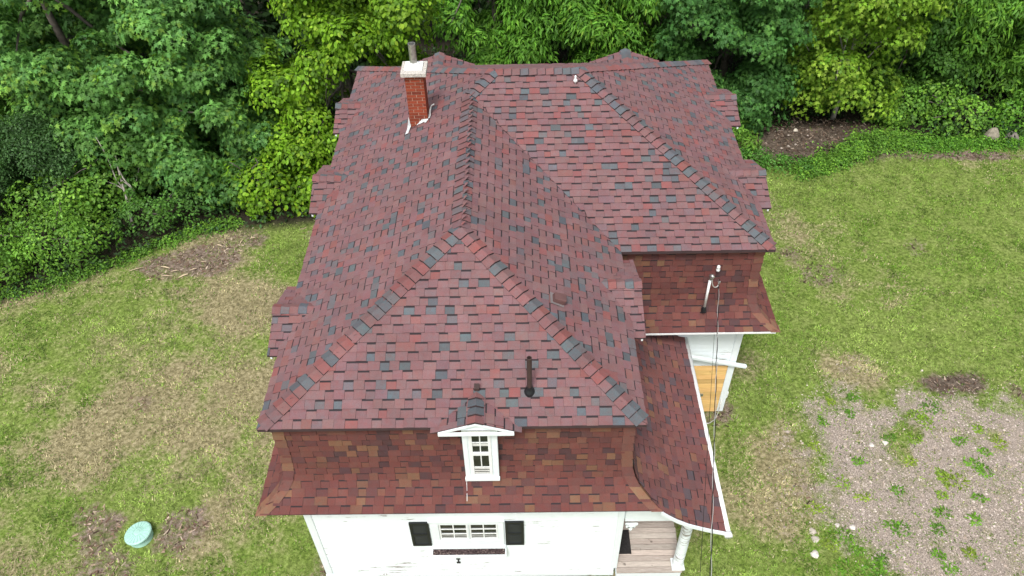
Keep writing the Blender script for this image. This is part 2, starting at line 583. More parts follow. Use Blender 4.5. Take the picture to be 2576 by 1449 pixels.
lawn['kind'] = 'structure'

# ------------------------------------------------------------------ the house
house = empty("house", (4, 5, 0))
tag(house, "white clapboard house under a red shingled hip roof with mansard skirts and a side porch", "house")


def part(mb, name, mat, parent=None, **kw):
    """a part of the house; coordinates are given in the world, so undo the parent's place"""
    o = mb.build(name, mat, None, **kw)
    p = parent or house
    o.parent = p
    loc = p.location if p.parent is None else Vector((0, 0, 0))      # parts sit at the origin, roots do not
    o.matrix_parent_inverse = Matrix.Translation(-loc)
    return o


# --- palettes (base colours of the granules)
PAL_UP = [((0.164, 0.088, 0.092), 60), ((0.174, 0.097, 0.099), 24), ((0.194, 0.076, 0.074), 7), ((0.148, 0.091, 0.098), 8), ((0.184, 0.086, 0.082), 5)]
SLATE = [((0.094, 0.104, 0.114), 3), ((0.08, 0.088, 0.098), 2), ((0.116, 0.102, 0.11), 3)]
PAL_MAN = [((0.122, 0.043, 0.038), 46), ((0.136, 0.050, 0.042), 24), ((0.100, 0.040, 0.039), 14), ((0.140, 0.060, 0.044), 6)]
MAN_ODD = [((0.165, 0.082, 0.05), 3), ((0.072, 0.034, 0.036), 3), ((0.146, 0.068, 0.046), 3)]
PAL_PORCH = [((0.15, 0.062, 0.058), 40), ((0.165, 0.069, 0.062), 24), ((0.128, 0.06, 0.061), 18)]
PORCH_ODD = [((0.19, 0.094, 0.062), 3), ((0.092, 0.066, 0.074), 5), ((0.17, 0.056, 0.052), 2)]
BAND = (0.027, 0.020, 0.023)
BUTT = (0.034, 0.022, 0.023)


def pick(pal):
    t = rng.random() * sum(p[1] for p in pal)
    for c, k in pal:
        t -= k
        if t <= 0:
            break
    j = rng.uniform(0.94, 1.06)
    return tuple(min(1, v * j * rng.uniform(0.97, 1.03)) for v in c)


def shingles(P, u0, u1, S, hint, pal, odd, p_odd=(0.03, 0.25), exposed_first=True, skip=None, wide=(0.135, 0.215), slot=(0.12, 0.20)):
    """tabs and recessed pieces in courses s = S[i]..S[i+1]; P(u, s) is the roof surface; returns a list of pieces"""
    out = []
    hint = np.array(hint, float)
    for i in range(len(S) - 1):
        s0, s1 = S[i], S[i + 1]
        e = (s1 - s0) * 0.02
        lo, hi = min(u0(s0 + e), u0(s1 - e)), max(u1(s0 + e), u1(s1 - e))
        if hi - lo < 0.02:
            continue
        u = lo - rng.uniform(0, 0.3)
        raised = rng.random() < 0.5
        while u < hi:
            wd = rng.uniform(*wide) if raised else rng.uniform(*slot)
            if raised and rng.random() < 0.10:
                wd *= 1.5
            a, b = u, u + wd
            u = b
            r = raised
            raised = not raised if rng.random() < 0.93 else raised
            ab, bb = max(a, u0(s0 + e)), min(b, u1(s0 + e))
            at, bt = max(a, u0(s1 - e)), min(b, u1(s1 - e))
            if bb - ab < 0.012 and bt - at < 0.012:
                continue
            if bb < ab:
                ab = bb = min(max((ab + bb) / 2, a), b)
            if bt < at:
                at = bt = min(max((at + bt) / 2, a), b)
            um, sm = (ab + bb) / 2, (s0 + s1) / 2
            p = P(um, sm)
            if skip is not None and skip(p):
                continue
            d1, d2 = P(um + 0.01, sm) - p, P(um, sm + 0.01) - p
            n = np.cross(d1, d2)
            n /= np.linalg.norm(n)
            if n @ hint < 0:
                n = -n
            h = (0.018 if r else 0.009) + rng.uniform(-0.001, 0.0015)
            js = rng.uniform(-0.003, 0.003)
            g = 0.0015
            A, B, Ct, D = P(ab + g, s0 + js) + n * h, P(bb - g, s0 + js) + n * h, P(bt - g, s1 + 0.004) + n * 0.002, P(at + g, s1 + 0.004) + n * 0.002
            dn = n * (h + 0.001)
            col = pick(odd) if rng.random() < p_odd[0 if r else 1] else pick(pal)
            mb = MB()
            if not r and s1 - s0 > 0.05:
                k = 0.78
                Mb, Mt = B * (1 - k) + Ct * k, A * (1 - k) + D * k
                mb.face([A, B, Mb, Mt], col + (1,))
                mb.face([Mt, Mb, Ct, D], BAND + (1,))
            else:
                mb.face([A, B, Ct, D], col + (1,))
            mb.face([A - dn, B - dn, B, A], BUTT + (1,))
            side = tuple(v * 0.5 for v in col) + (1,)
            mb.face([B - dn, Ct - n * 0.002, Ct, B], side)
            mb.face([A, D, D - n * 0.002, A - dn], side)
            px = project(np.array([A, B, Ct, D]))
            area = 0.5 * abs(sum(px[0][q] * px[1][(q + 1) % 4] - px[0][(q + 1) % 4] * px[1][q] for q in range(4)))
            if not in_view(p, 5):
                area = 0
            facing = (CAM - p) @ n > 0
            out.append((area if facing else 0, mb))
    return out


def place_pieces(pieces, name, parent, keep=300, rest=None):
    pieces = sorted(pieces, key=lambda q: -q[0])
    for ar, mb in pieces[:keep]:
        part(mb, name, M_SH, parent, tint=True)
    big = MB()
    for ar, mb in pieces[keep:]:
        n = len(big.v)
        big.v += mb.v
        big.f += [tuple(n + i for i in f) for f in mb.f]
        big.c += mb.c
    if big.v:
        o = part(big, rest or name + "_field", M_SH, parent, tint=True)
        o['kind'] = 'stuff'


# --- upper roof: deck under the shingles
V = {'A': (0, 0, ZE), 'B': (W, 0, ZE), 'C': (W, Y1, ZE), 'D': (X2, Y1, ZE), 'E': (X2, Y2, ZE), 'F': (0, Y2, ZE), 'G': (RX, GY, ZE + ZR), 'H': (RX, HY, ZE + ZR),
     'I': (IX, YR, ZE + HR), 'J': (JX, YR, ZE + HR)}
V = {k: np.array(v, float) for k, v in V.items()}
mb = MB()
for f in ("ABG", "AGHIF", "BCHG", "CDJIH", "DEJ", "EFIJ"):
    mb.face([V[k] - np.array((0, 0, 0.004)) for k in f])
for a_, b_ in ("AB", "BC", "CD", "DE", "EF", "FA"):
    a0, b0 = V[a_] - np.array((0, 0, .004)), V[b_] - np.array((0, 0, .004))
    dz = np.array((0, 0, 0.055))
    mb.face([a0 - dz, b0 - dz, b0, a0])
mb.face([V[k] - np.array((0, 0, 0.059)) for k in "FEDCBA"])
roof = part(mb, "upper_roof", M_DECKROOF)

EXP = 0.143


def courses(L):
    n = max(1, round(L / EXP))
    return [L * i / n for i in range(n + 1)]


def lerp(a, b, t): return a + (b - a) * t


up_pieces = []
# front hip face
Lf = math.hypot(GY, ZR)
up_pieces += shingles(lambda u, s: np.array((u, s / Lf * GY, ZE + s / Lf * ZR)), lambda s: RX * s / Lf, lambda s: W - (W - RX) * s / Lf,
                      courses(Lf), (0, -1, 1), PAL_UP, SLATE)
# left face (front block and rear block in one plane)
Ll = math.hypot(IX, HR)
sH = Ll * RX / IX
up_pieces += shingles(lambda u, s: np.array((s / Ll * IX, u, ZE + s / Ll * HR)),
                      lambda s: GY * s / sH if s < sH else HY + (YR - HY) * (s - sH) / (Ll - sH),
                      lambda s: lerp(Y2, YR, s / Ll), courses(Ll), (-1, 0, 1), PAL_UP, SLATE)
# right face of the front block, down to the valley
Lr = math.hypot(W - RX, ZR)
up_pieces += shingles(lambda u, s: np.array((W - (W - RX) * s / Lr, u, ZE + s / Lr * ZR)), lambda s: GY * s / Lr, lambda s: lerp(Y1, HY, s / Lr),
                      courses(Lr), (1, 0, 1), PAL_UP, SLATE)
# front face of the rear block
Lq = math.hypot(YR - Y1, HR)
sq = Lq * (HY - Y1) / (YR - Y1)
up_pieces += shingles(lambda u, s: np.array((u, lerp(Y1, YR, s / Lq), ZE + s / Lq * HR)),
                      lambda s: lerp(W, RX, s / sq) if s < sq else lerp(RX, IX, (s - sq) / (Lq - sq)),
                      lambda s: lerp(X2, JX, s / Lq), courses(Lq), (0, -1, 1), PAL_UP, SLATE)
# right face of the rear block
Lt = math.hypot(X2 - JX, HR)
up_pieces += shingles(lambda u, s: np.array((lerp(X2, JX, s / Lt), u, ZE + s / Lt * HR)), lambda s: lerp(Y1, YR, s / Lt), lambda s: lerp(Y2, YR, s / Lt),
                      courses(Lt), (1, 0, 1), PAL_UP, SLATE)
# back face
Lb = math.hypot(Y2 - YR, HR)
up_pieces += shingles(lambda u, s: np.array((u, lerp(Y2, YR, s / Lb), ZE + s / Lb * HR)), lambda s: lerp(0, IX, s / Lb), lambda s: lerp(X2, JX, s / Lb),
                      courses(Lb), (0, 1, 1), PAL_UP, SLATE)
place_pieces(up_pieces, "roof_shingle", roof, 300)

# --- cap shingles folded over hips and ridges
CAPC = [((0.174, 0.084, 0.084), 5), ((0.188, 0.074, 0.07), 2), ((0.156, 0.088, 0.09), 4)]


def caps(a, b, n1, n2, parent, name="ridge_cap", step=0.165, half=0.142, pal=CAPC, odd=SLATE, p=0.36, lift=0.012, band=.86):
    """from the low end a to the high end b; n1, n2: normals of the two faces"""
    a, b = np.array(a, float), np.array(b, float)
    d = b - a
    L = np.linalg.norm(d)
    d /= L
    sides = []
    for n, o in ((n1, n2), (n2, n1)):
        n = np.array(n, float)
        n /= np.linalg.norm(n)
        s = np.cross(n, d)
        s /= np.linalg.norm(s)
        o = np.array(o, float)
        o /= np.linalg.norm(o)
        if s @ o > 0:                      # run down its own face, away from the other
            s = -s
        sides.append((s, n))
    nm = sides[0][1] + sides[1][1]
    nm /= np.linalg.norm(nm)
    k = max(1, round(L / step))
    for i in range(k):
        q0, q1 = a + d * (L * i / k), a + d * (L * (i + 1) / k + 0.012)
        c1 = pick(odd) if rng.random() < p else pick(pal)
        c2 = c1 if rng.random() < 0.6 else (pick(odd) if rng.random() < p else pick(pal))
        m = MB()
        hb, ht = 0.030 + lift + rng.uniform(0, .004), 0.008 + lift * 0.5
        top = []
        for (s, n), c in zip(sides, (c1, c2)):
            w2 = half * rng.uniform(0.97, 1.03)
            A, B = q0 + nm * hb, q0 + s * w2 + n * (hb - 0.006)
            D, Ct = q1 + nm * ht, q1 + s * w2 * 0.97 + n * (ht - 0.002)
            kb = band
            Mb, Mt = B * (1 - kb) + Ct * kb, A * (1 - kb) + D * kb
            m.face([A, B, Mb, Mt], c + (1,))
            m.face([Mt, Mb, Ct, D], (.026, .020, .022, 1))  # step shadow painted into the colour, with bare asphalt, where the next cap laps
            m.face([A - nm * hb * .95, B - n * (hb - .008), B, A], (.060, .036, .037, 1))
            m.face([B, B - n * (hb - .008), Ct - n * (ht - .004), Ct], BUTT + (1,))
        part(m, name, M_SH, parent, tint=True)


nF, nL, nR, nQ, nT, nB = (0, -ZR, GY), (-ZR, 0, RX), (ZR, 0, W - RX), (0, -HR, YR - Y1), (HR, 0, X2 - JX), (0, HR, Y2 - YR)
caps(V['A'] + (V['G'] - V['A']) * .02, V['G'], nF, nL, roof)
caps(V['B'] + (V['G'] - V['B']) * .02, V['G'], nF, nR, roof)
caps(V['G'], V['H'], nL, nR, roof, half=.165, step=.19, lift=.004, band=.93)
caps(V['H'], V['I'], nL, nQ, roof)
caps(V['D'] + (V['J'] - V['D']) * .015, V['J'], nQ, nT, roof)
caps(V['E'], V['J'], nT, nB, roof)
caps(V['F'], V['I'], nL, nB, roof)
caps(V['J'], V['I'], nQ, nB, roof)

# --- mansard skirt: profile as (outward offset from the upper eave, height)
PROF = [(-.15, 4.95), (-.14, 4.2), (-.11, 3.72), (-.05, 3.50), (.06, 3.34), (.20, 3.25), (.36, 3.19)][::-1]
PORCH = [(-.15, 4.95), (-.12, 4.2), (-.08, 3.80), (-.02, 3.56), (.14, 3.38), (.36, 3.20), (.62, 2.95), (.88, 2.77), (1.18, 2.63), (1.50, 2.51)][::-1]


def prof_fn(pr):
    pr = np.array(pr)
    s = np.concatenate([[0], np.cumsum(np.hypot(*np.diff(pr, axis=0).T))])
    return (lambda t: (float(np.interp(t, s, pr[:, 0])), float(np.interp(t, s, pr[:, 1])))), float(s[-1])


mf, ML = prof_fn(PROF)
pf, PL = prof_fn(PORCH)
mb = MB()
ss = np.linspace(0, ML, 12)
for i in range(len(ss) - 1):
    (o0, z0), (o1, z1) = mf(ss[i]), mf(ss[i + 1])
    e = 0.004
    o0, o1 = o0 - e, o1 - e
    def ring(o, z): return [(-o, -o, z), (W + o, -o, z), (W + o, Y1 - o, z), (X2 + o, Y1 - o, z), (X2 + o, Y2 + o, z), (-o, Y2 + o, z)]
    r0, r1 = ring(o0, z0), ring(o1, z1)
    for k in range(6):
        if k == 1:
            continue
        j = (k + 1) % 6
        mb.face([r0[k], r0[j], r1[j], r1[k]])
o = .356
mb.face([(-o, -o, 3.17), (W + o, -o, 3.17), (W + o, WI, 3.17), (-o, WI, 3.17)][::-1])        # soffits
mb.face([(W - .12, Y1 - o, 3.17), (X2 + o, Y1 - o, 3.17), (X2 + o, 4.0, 3.17), (W - .12, 4.0, 3.17)][::-1])
mb.face([(-o, WI, 3.17), (WI + .02, WI, 3.17), (WI + .02, Y2 - WI, 3.17), (-o, Y2 - WI, 3.17)][::-1])
mb.face([(X2 - WI, 4.0, 3.17), (X2 + o, 4.0, 3.17), (X2 + o, Y2 - WI, 3.17), (X2 - WI, Y2 - WI, 3.17)][::-1])
mb.face([(-o, Y2 - WI, 3.17), (X2 + o, Y2 - WI, 3.17), (X2 + o, Y2 + o, 3.17), (-o, Y2 + o, 3.17)][::-1])
mansard = part(mb, "mansard_roof", M_DECKROOF)

SM = courses(ML)
DX0, DX1 = 3.01, 3.56                     # front dormer


def skip_front(p): return DX0 < p[0] < DX1 and p[2] > 3.62


man = []
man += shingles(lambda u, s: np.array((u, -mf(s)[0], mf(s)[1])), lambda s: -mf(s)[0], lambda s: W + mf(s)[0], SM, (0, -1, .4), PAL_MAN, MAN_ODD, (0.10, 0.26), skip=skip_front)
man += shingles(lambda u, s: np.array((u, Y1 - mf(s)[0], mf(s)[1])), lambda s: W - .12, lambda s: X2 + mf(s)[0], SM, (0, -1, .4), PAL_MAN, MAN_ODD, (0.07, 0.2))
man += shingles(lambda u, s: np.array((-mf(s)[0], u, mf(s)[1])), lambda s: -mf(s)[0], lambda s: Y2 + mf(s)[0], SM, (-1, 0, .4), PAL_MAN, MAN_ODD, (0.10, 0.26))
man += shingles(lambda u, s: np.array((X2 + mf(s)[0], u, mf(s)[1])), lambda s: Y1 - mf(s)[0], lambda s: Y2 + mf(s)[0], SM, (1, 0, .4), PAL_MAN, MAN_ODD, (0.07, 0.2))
place_pieces(man, "mansard_shingle", mansard, 300)

# hip strips of the mansard
HIPC = [((0.16, 0.074, 0.052), 4), ((0.14, 0.058, 0.049), 4), ((0.195, 0.104, 0.064), 3), ((0.125, 0.053, 0.048), 2)]


def hip_strip(corner, sx, sy, n, right_flat=False):
    """corner of the upper eave; sx, sy the outward signs"""
    for i in range(n):
        t0, t1 = ML * i / n, ML * (i + 1) / n + 0.006
        m = MB()
        c = pick(HIPC)
        cc = []
        for t, h in ((t0, .030), (t1, .016)):
            o, z = mf(min(t, ML))
            p = np.array((corner[0] + sx * (o + h * .8), corner[1] + sy * (o + h * .8), z + h * .25))
            cc.append(p)
        hw = 0.18
        for (dx, dy) in ((-sx, 0), (0, -sy)):
            A, D = cc
            s = np.array((dx, dy, 0.0)) * hw
            B, Ct = A + s, D + s
            m.face([A, B, Ct, D], c + (1,))
            dn = np.array((0 if dx else sx, 0 if dy else sy, .35)) * .026
            if dx == 0:
                dn = np.array((sx, 0, .35)) * .026
            else:
                dn = np.array((0, sy, .35)) * .026
            m.face([A - dn, B - dn, B, A], BUTT + (1,))
            m.face([B, B - dn, Ct - dn * .5, Ct], BUTT + (1,))
        part(m, "hip_cap", M_SH, mansard, tint=True)


hip_strip((0, 0), -1, -1, 10)
hip_strip((W, 0), 1, -1, 10)
hip_strip((X2, Y1), 1, -1, 10)

# --- porch roof on the right side of the front block
mb = MB()
ss = np.linspace(0, PL, 18)
ye = 3.975
for i in range(len(ss) - 1):
    (o0, z0), (o1, z1) = pf(ss[i]), pf(ss[i + 1])
    y0, y1 = -min(o0, .36), -min(o1, .36)
    e = .004
    mb.face([(W + o0 - e, y0, z0 - e), (W + o0 - e, ye, z0 - e), (W + o1 - e, ye, z1 - e), (W + o1 - e, y1, z1 - e)])
    if z0 < 3.2:                            # underside
        mb.face([(W + o0, y0, z0 - .05), (W + o1, y1, z1 - .05), (W + o1, ye, z1 - .05), (W + o0, ye, z0 - .05)])
porch_roof = part(mb, "porch_roof", M_DECKROOF)
pp = shingles(lambda u, s: np.array((W + pf(s)[0], u, pf(s)[1])), lambda s: -min(pf(s)[0], .37), lambda s: ye, courses(PL), (1, 0, .6), PAL_PORCH, PORCH_ODD, (0.12, 0.25))
place_pieces(pp, "porch_shingle", porch_roof, 300)

# --- walls
mb = MB()
mb.box(WI + .02, 5.63, WI + .02, 4.1, 0, 3.16)
mb.box(WI + .02, X2 - WI - .02, 4.0, Y2 - WI - .02, 0, 3.168)
mb.box(.16, W - .16, .16, 4.2, 3.17, 4.93)
mb.box(.165, X2 - .165, 4.02, Y2 - .16, 3.172, 4.932)
wall = part(mb, "wall", M_PAINT)


def siding(parent, axis, fixed, outw, a0, a1, z0, z1, holes=(), mat=M_PAINT, name="siding_board", exp=0.113, maxlen=3.6):
    """lapped boards; axis 'x': wall runs along x at y = fixed; outw: outward sign"""
    n = round((z1 - z0) / exp)
    e = (z1 - z0) / n
    for i in range(n):
        b, t = z0 + i * e, z0 + (i + 1) * e
        segs = [(a0, a1)]
        for (h0, h1, hz0, hz1) in holes:
            if t > hz0 + .01 and b < hz1 - .01:
                ns = []
                for s in segs:
                    if s[0] < h0:
                        ns.append((s[0], min(s[1], h0)))
                    if s[1] > h1:
                        ns.append((max(s[0], h1), s[1]))
                segs = ns
        for s in segs:
            cuts = [s[0]]
            while s[1] - cuts[-1] > maxlen:
                cuts.append(cuts[-1] + rng.uniform(1.4, maxlen))
            if s[1] - cuts[-1] > 0.02:
                cuts.append(s[1])
            for c0, c1 in zip(cuts, cuts[1:]):
                m = MB()
                ob, ot = fixed + outw * (.018 + rng.uniform(0, .002)), fixed + outw * .004
                ib = fixed - outw * .015
                g = .001
                if axis == 'x':
                    pts = [(c0 + g, ob, b), (c1 - g, ob, b), (c1 - g, ib, b), (c0 + g, ib, b)], [(c0 + g, ot, t + .006), (c1 - g, ot, t + .006), (c1 - g, ib, t + .006), (c0 + g, ib, t + .006)]
                else:
                    pts = [(ob, c0 + g, b), (ob, c1 - g, b), (ib, c1 - g, b), (ib, c0 + g, b)], [(ot, c0 + g, t + .006), (ot, c1 - g, t + .006), (ib, c1 - g, t + .006), (ib, c0 + g, t + .006)]
                if outw * (1 if axis == 'x' else -1) > 0:
                    pts = [list(reversed(q)) for q in pts]
                m.hexa(*pts)
                part(m, name, mat, parent)


WINX0, WINX1, WINZ0, WINZ1 = 2.27, 3.57, 1.22, 2.09
siding(wall, 'x', WI, -1, WI + .10, 5.56, .12, 3.0, [(WINX0 + .01, WINX1 - .01, WINZ0 + .01, WINZ1 - .01)])
siding(wall, 'x', Y1 + WI, -1, 5.70, X2 - WI - .11, 1.62, 3.1, mat=M_PAINT_REAR)
siding(wall, 'x', Y1 + WI, -1, 5.70, 7.28, .12, 1.62, mat=M_PAINT_REAR)
for fx, ow, y0, y1 in ((WI, -1, WI + .1, Y2 - WI - .1), (X2 - WI, 1, Y1 + WI + .1, Y2 - WI - .1)):
    m = MB()
    for i in range(26):
        b, t = .12 + i * .113, .12 + (i + 1) * .113 + .006
        ob, ot, ib = fx + ow * .018, fx + ow * .004, fx - ow * .015
        pts = [(ob, y0, b), (ob, y1, b), (ib, y1, b), (ib, y0, b)], [(ot, y0, t), (ot, y1, t), (ib, y1, t), (ib, y0, t)]
        if ow < 0:
            pts = [list(reversed(q)) for q in pts]
        m.hexa(*pts)
    o = part(m, "side_siding", M_PAINT, wall)
    o['kind'] = 'stuff'

# corner boards, frieze, sill board
for x0, x1, y0, y1, z0, z1 in ((WI - .03, WI + .10, WI - .03, WI + .1, .03, 3.0), (5.56, 5.675, WI - .03, WI + .1, .28, 2.42), (X2 - WI - .11, X2 - WI + .03, Y1 + WI - .03, Y1 + WI + .11, .03, 3.12)):
    m = MB()
    m.box(x0, x1, y0, y1, z0, z1)
    bevel(part(m, "corner_board", M_TRIM))
m = MB()
m.box(WI - .02, 5.62, WI - .035, WI + .02, 3.0, 3.165)
part(m, "frieze_board", M_TRIM)
m = MB()
m.box(WI - .04, 5.62, WI - .045, WI + .02, .02, .125)
part(m, "base_board", M_TRIM)
m = MB()
m.box(W + .3, X2 + .30, Y1 - .372, Y1 - .345, 3.150, 3.186)
part(m, "rear_wing_fascia", M_WMETAL)
# new pine boards closing the old opening in the rear wing
PX0, PX1 = 7.26, 8.312
pine = MB()
pine.box(PX0, PX1, Y1 + WI - .012, Y1 + WI + .02, .02, 1.62)
pp_ = part(pine, "pine_panel", M_PINE)
nb = 11
for i in range(nb):
    b, t = .03 + i * 1.58 / nb, .03 + (i + 1) * 1.58 / nb
    m = MB()
    c = rng.uniform(.80, 1.15)
    off = rng.uniform(0, .010)
    yb = Y1 + WI - .014
    m.hexa([(PX0, yb - .020 - off, b + .006), (PX1, yb - .020 - off, b + .006), (PX1, yb, b + .003), (PX0, yb, b + .003)],
           [(PX0, yb - .008 - off, t), (PX1, yb - .008 - off, t), (PX1, yb, t), (PX0, yb, t)], (c, c * rng.uniform(.95, 1.02), c * .95, 1))
    part(m, "pine_board", M_PINE, pp_, tint=True)
m = MB()
m.box(7.78, 7.92, Y1 + WI - .06, Y1 + WI - .03, .62, .69)
part(m, "latch_plate", M_GALV)
m = MB()
m.bar((7.36, 3.78, 2.13), (8.68, 3.90, 1.64), .075, .075)
bevel(part(m, "projecting_rail", M_TRIM), .012)
m = MB()
m.tube([(8.44, 4.0, .62), (8.48, 3.99, .6), (8.49, 3.99, .5), (8.45, 3.99, .42)], .012, 6)
m.box(8.43, 8.49, 3.96, 4.0, .6, .68)
part(m, "hose_tap", M_WMETAL)

# --- front window with two sashes
WY = WI - .02
win = MB()
win.box(WINX0, WINX1, WY - .03, WY + .01, WINZ1 - .10, WINZ1 + .02)       # head
win.box(WINX0, WINX1, WY - .03, WY + .01, WINZ0, WINZ0 + .22)
for x0, x1 in ((WINX0, 2.42), (2.935, 2.955), (3.465, WINX1)):
    win.box(x0, x1, WY - .03, WY + .01, WINZ0 + .22, WINZ1 - .10)
win.box(WINX0 - .02, WINX1 + .02, WY - .055, WY + .01, WINZ0 - .05, WINZ0 - .001)
win.box(WINX0 - .02, WINX1 + .02, WY - .06, WY + .01, WINZ1 + .021, WINZ1 + .05)
window = bevel(part(win, "window", M_TRIM), .004)
for x0, x1 in ((2.425, 2.93), (2.96, 3.46)):
    z0, z1 = WINZ0 + .225, WINZ1 - .105
    s = MB()
    fw = .028
    s.box(x0, x1, WY - .012, WY + .006, z0, z0 + fw)
    s.box(x0, x1, WY - .012, WY + .006, z1 - fw, z1)
    s.box(x0, x0 + fw, WY - .012, WY + .006, z0 + fw, z1 - fw)
    s.box(x1 - fw, x1, WY - .012, WY + .006, z0 + fw, z1 - fw)
    xm = (x0 + x1) / 2
    s.box(xm - .010, xm + .010, WY - .010, WY + .004, z0 + fw, z1 - fw)
    dz = (z1 - z0 - 2 * fw) / 3
    for k in (1, 2):
        for (q0, q1) in ((x0 + fw, xm - .0105), (xm + .0105, x1 - fw)):
            s.box(q0, q1, WY - .009, WY + .003, z0 + fw + dz * k - .009, z0 + fw + dz * k + .009)
    part(s, "sash", M_WMETAL, window)
    for k in range(3):
        for (q0, q1) in ((x0 + fw, xm - .010), (xm + .010, x1 - fw)):
            g = MB()
            zz = z0 + fw + dz * k
            g.box(q0, q1, WY + .006, WY + .010, zz, zz + dz - .002)
            part(g, "pane", M_GLASS, window)
    bl = MB()                              # blind slats seen in the lower panes
    for k in range(3):
        bl.box(x0 + fw, x1 - fw, WY + .0045, WY + .0058, z0 + fw + .02 + k * .05, z0 + fw + .034 + k * .05)
    part(bl, "blind", M_CURTAIN, window)
# shutters
for x0, x1 in ((1.91, 2.25), (3.595, 3.925)):
    z0, z1 = 1.25, 2.05
    s = MB()
    y0, y1 = WI - .05, WI - .015
    f = .045
    s.box(x0, x0 + f, y0, y1, z0, z1)
    s.box(x1 - f, x1, y0, y1, z0, z1)
    zm = z0 + .40
    for q0, q1 in ((z0, z0 + .06), (zm - .025, zm + .025), (z1 - .06, z1)):
        s.box(x0 + f, x1 - f, y0, y1, q0, q1)
    sh = part(s, "shutter", M_BLACK)
    for q0, q1 in ((z0 + .06, zm - .025), (zm + .025, z1 - .06)):
        p = MB()
        p.box(x0 + f, x1 - f, y0 + .014, y1, q0, q1)
        p.hexa([(x0 + f + .03, y0 + .006, q0 + .03), (x1 - f - .03, y0 + .006, q0 + .03), (x1 - f - .03, y0 + .012, q0 + .03), (x0 + f + .03, y0 + .012, q0 + .03)],
               [(x0 + f + .03, y0 + .006, q1 - .03), (x1 - f - .03, y0 + .006, q1 - .03), (x1 - f - .03, y0 + .012, q1 - .03), (x0 + f + .03, y0 + .012, q1 - .03)])
        part(p, "shutter_panel", M_BLACKP, sh)
# flower box
m = MB()
bx0, bx1, by0, by1 = 2.24, 3.60, -.045, WI - .02
m.box(bx0, bx1, by0, by0 + .022, 1.05, 1.135)
m.box(bx0, bx0 + .022, by0 + .022, by1, 1.05, 1.135)
m.box(bx1 - .022, bx1, by0 + .022, by1, 1.05, 1.135)
m.box(bx0 + .022, bx1 - .022, by1 - .02, by1, 1.05, 1.15)
m.box(bx0 + .022, bx1 - .022, by0 + .022, by1 - .02, 1.05, 1.07)
fb = bevel(part(m, "flower_box", M_TRIM), .004)
nxs, nys = 60, 9
sv = np.array([(lerp(bx0 + .022, bx1 - .022, i / nxs), lerp(by0 + .022, by1 - .02, j / nys), 1.125 + .025 * rng.random()) for j in range(nys + 1) for i in range(nxs + 1)])
m = MB()
for j in range(nys):
    for i in range(nxs):
        q = j * (nxs + 1) + i
        k = rng.random()
        c = (0.045 * (1 + k), 0.032 * (1 + k), 0.032 * (1 + k), 1) if k < .9 else (.22, .17, .15, 1)
        m.face([sv[q], sv[q + 1], sv[q + nxs + 2], sv[q + nxs + 1]], c)
part(m, "potting_soil", M_SOIL, fb, tint=True)
# iron wall anchor shaped like a capital I
m = MB()
ay = WI - .022
m.box(2.676, 2.700, ay - .02, ay, .585, .705)
m.box(2.652, 2.724, ay - .022, ay, .705, .735)
m.box(2.652, 2.724, ay - .022, ay, .555, .585)
part(m, "wall_anchor", M_IRON)

# --- porch
m = MB()
m.box(5.66, 6.88, .03, .06, .02, .245)
m.box(6.86, 6.88, .06, 3.95, .02, .245)
m.box(5.66, 6.86, .07, 3.95, .05, .235)
porch = part(m, "porch_base", M_TRIM)
nb = 34
for i in range(nb):
    y0 = .02 + i * .1165
    c = rng.uniform(.75, 1.25)
    warm = rng.uniform(.94, 1.0)
    m = MB()
    xa = 6.90 + rng.uniform(-.006, .008)
    m.box(5.665, xa, y0 + .005, y0 + .1115, .247, .272 + rng.uniform(-.002, .002), (c, c * warm, c * warm * .98, 1))
    part(m, "deck_board", M_DECK, porch, tint=True)
m = MB()                                   # corner post: plinth and turned shaft
m.box(6.71, 6.95, .05, .29, .276, .325)
post = bevel(part(m, "porch_post", M_TRIM), .008)
m = MB()
m.lathe((6.83, .17, .326), [(.105, 0), (.112, .02), (.112, .05), (.098, .07), (.100, .7), (.098, 1.4), (.092, 1.9), (.092, 2.20)], 22)
part(m, "shaft", M_POST, post, smooth=True)
m = MB()                                   # header over the porch opening
m.hexa([(5.68, .06, 2.12), (6.72, .06, 2.12), (6.72, .2, 2.12), (5.68, .2, 2.12)], [(5.68, .06, 3.05), (6.10, .06, 3.05), (6.10, .2, 3.05), (5.68, .2, 3.05)])
m.hexa([(6.72, .062, 2.12), (7.25, .062, 2.30), (7.25, .198, 2.30), (6.72, .198, 2.12)], [(6.35, .062, 2.74), (7.27, .062, 2.44), (7.27, .198, 2.44), (6.35, .198, 2.74)])
part(m, "porch_header", M_TRIM)
m = MB()                                   # white rake along the front edge of the porch roof
ss = np.linspace(0, PL * .62, 16)
for i in range(len(ss) - 1):
    (o0, z0), (o1, z1) = pf(ss[i]), pf(ss[i + 1])
    if z1 > 3.22:
        break
    m.hexa([(W + o1, -.392, z1 - .085), (W + o0, -.392, z0 - .085), (W + o0, -.362, z0 - .085), (W + o1, -.362, z1 - .085)],
           [(W + o1, -.392, z1 - .002), (W + o0, -.392, z0 - .002), (W + o0, -.362, z0 - .002), (W + o1, -.362, z1 - .002)])
part(m, "rake_board", M_TRIM)
m = MB()                                   # white gutter with its end cap
m.tube([(W + 1.545, -.36, 2.475), (W + 1.535, 2, 2.48), (W + 1.53, 3.95, 2.485)], .047, 10)
gut = part(m, "gutter", M_WMETAL, smooth=True)
m = MB()
m.tube([(W + 1.545, -.44, 2.465), (W + 1.545, -.362, 2.465)], .066, 12)
part(m, "gutter_end", M_WMETAL, gut, smooth=True)
m = MB()                                   # small fretwork bracket under the header
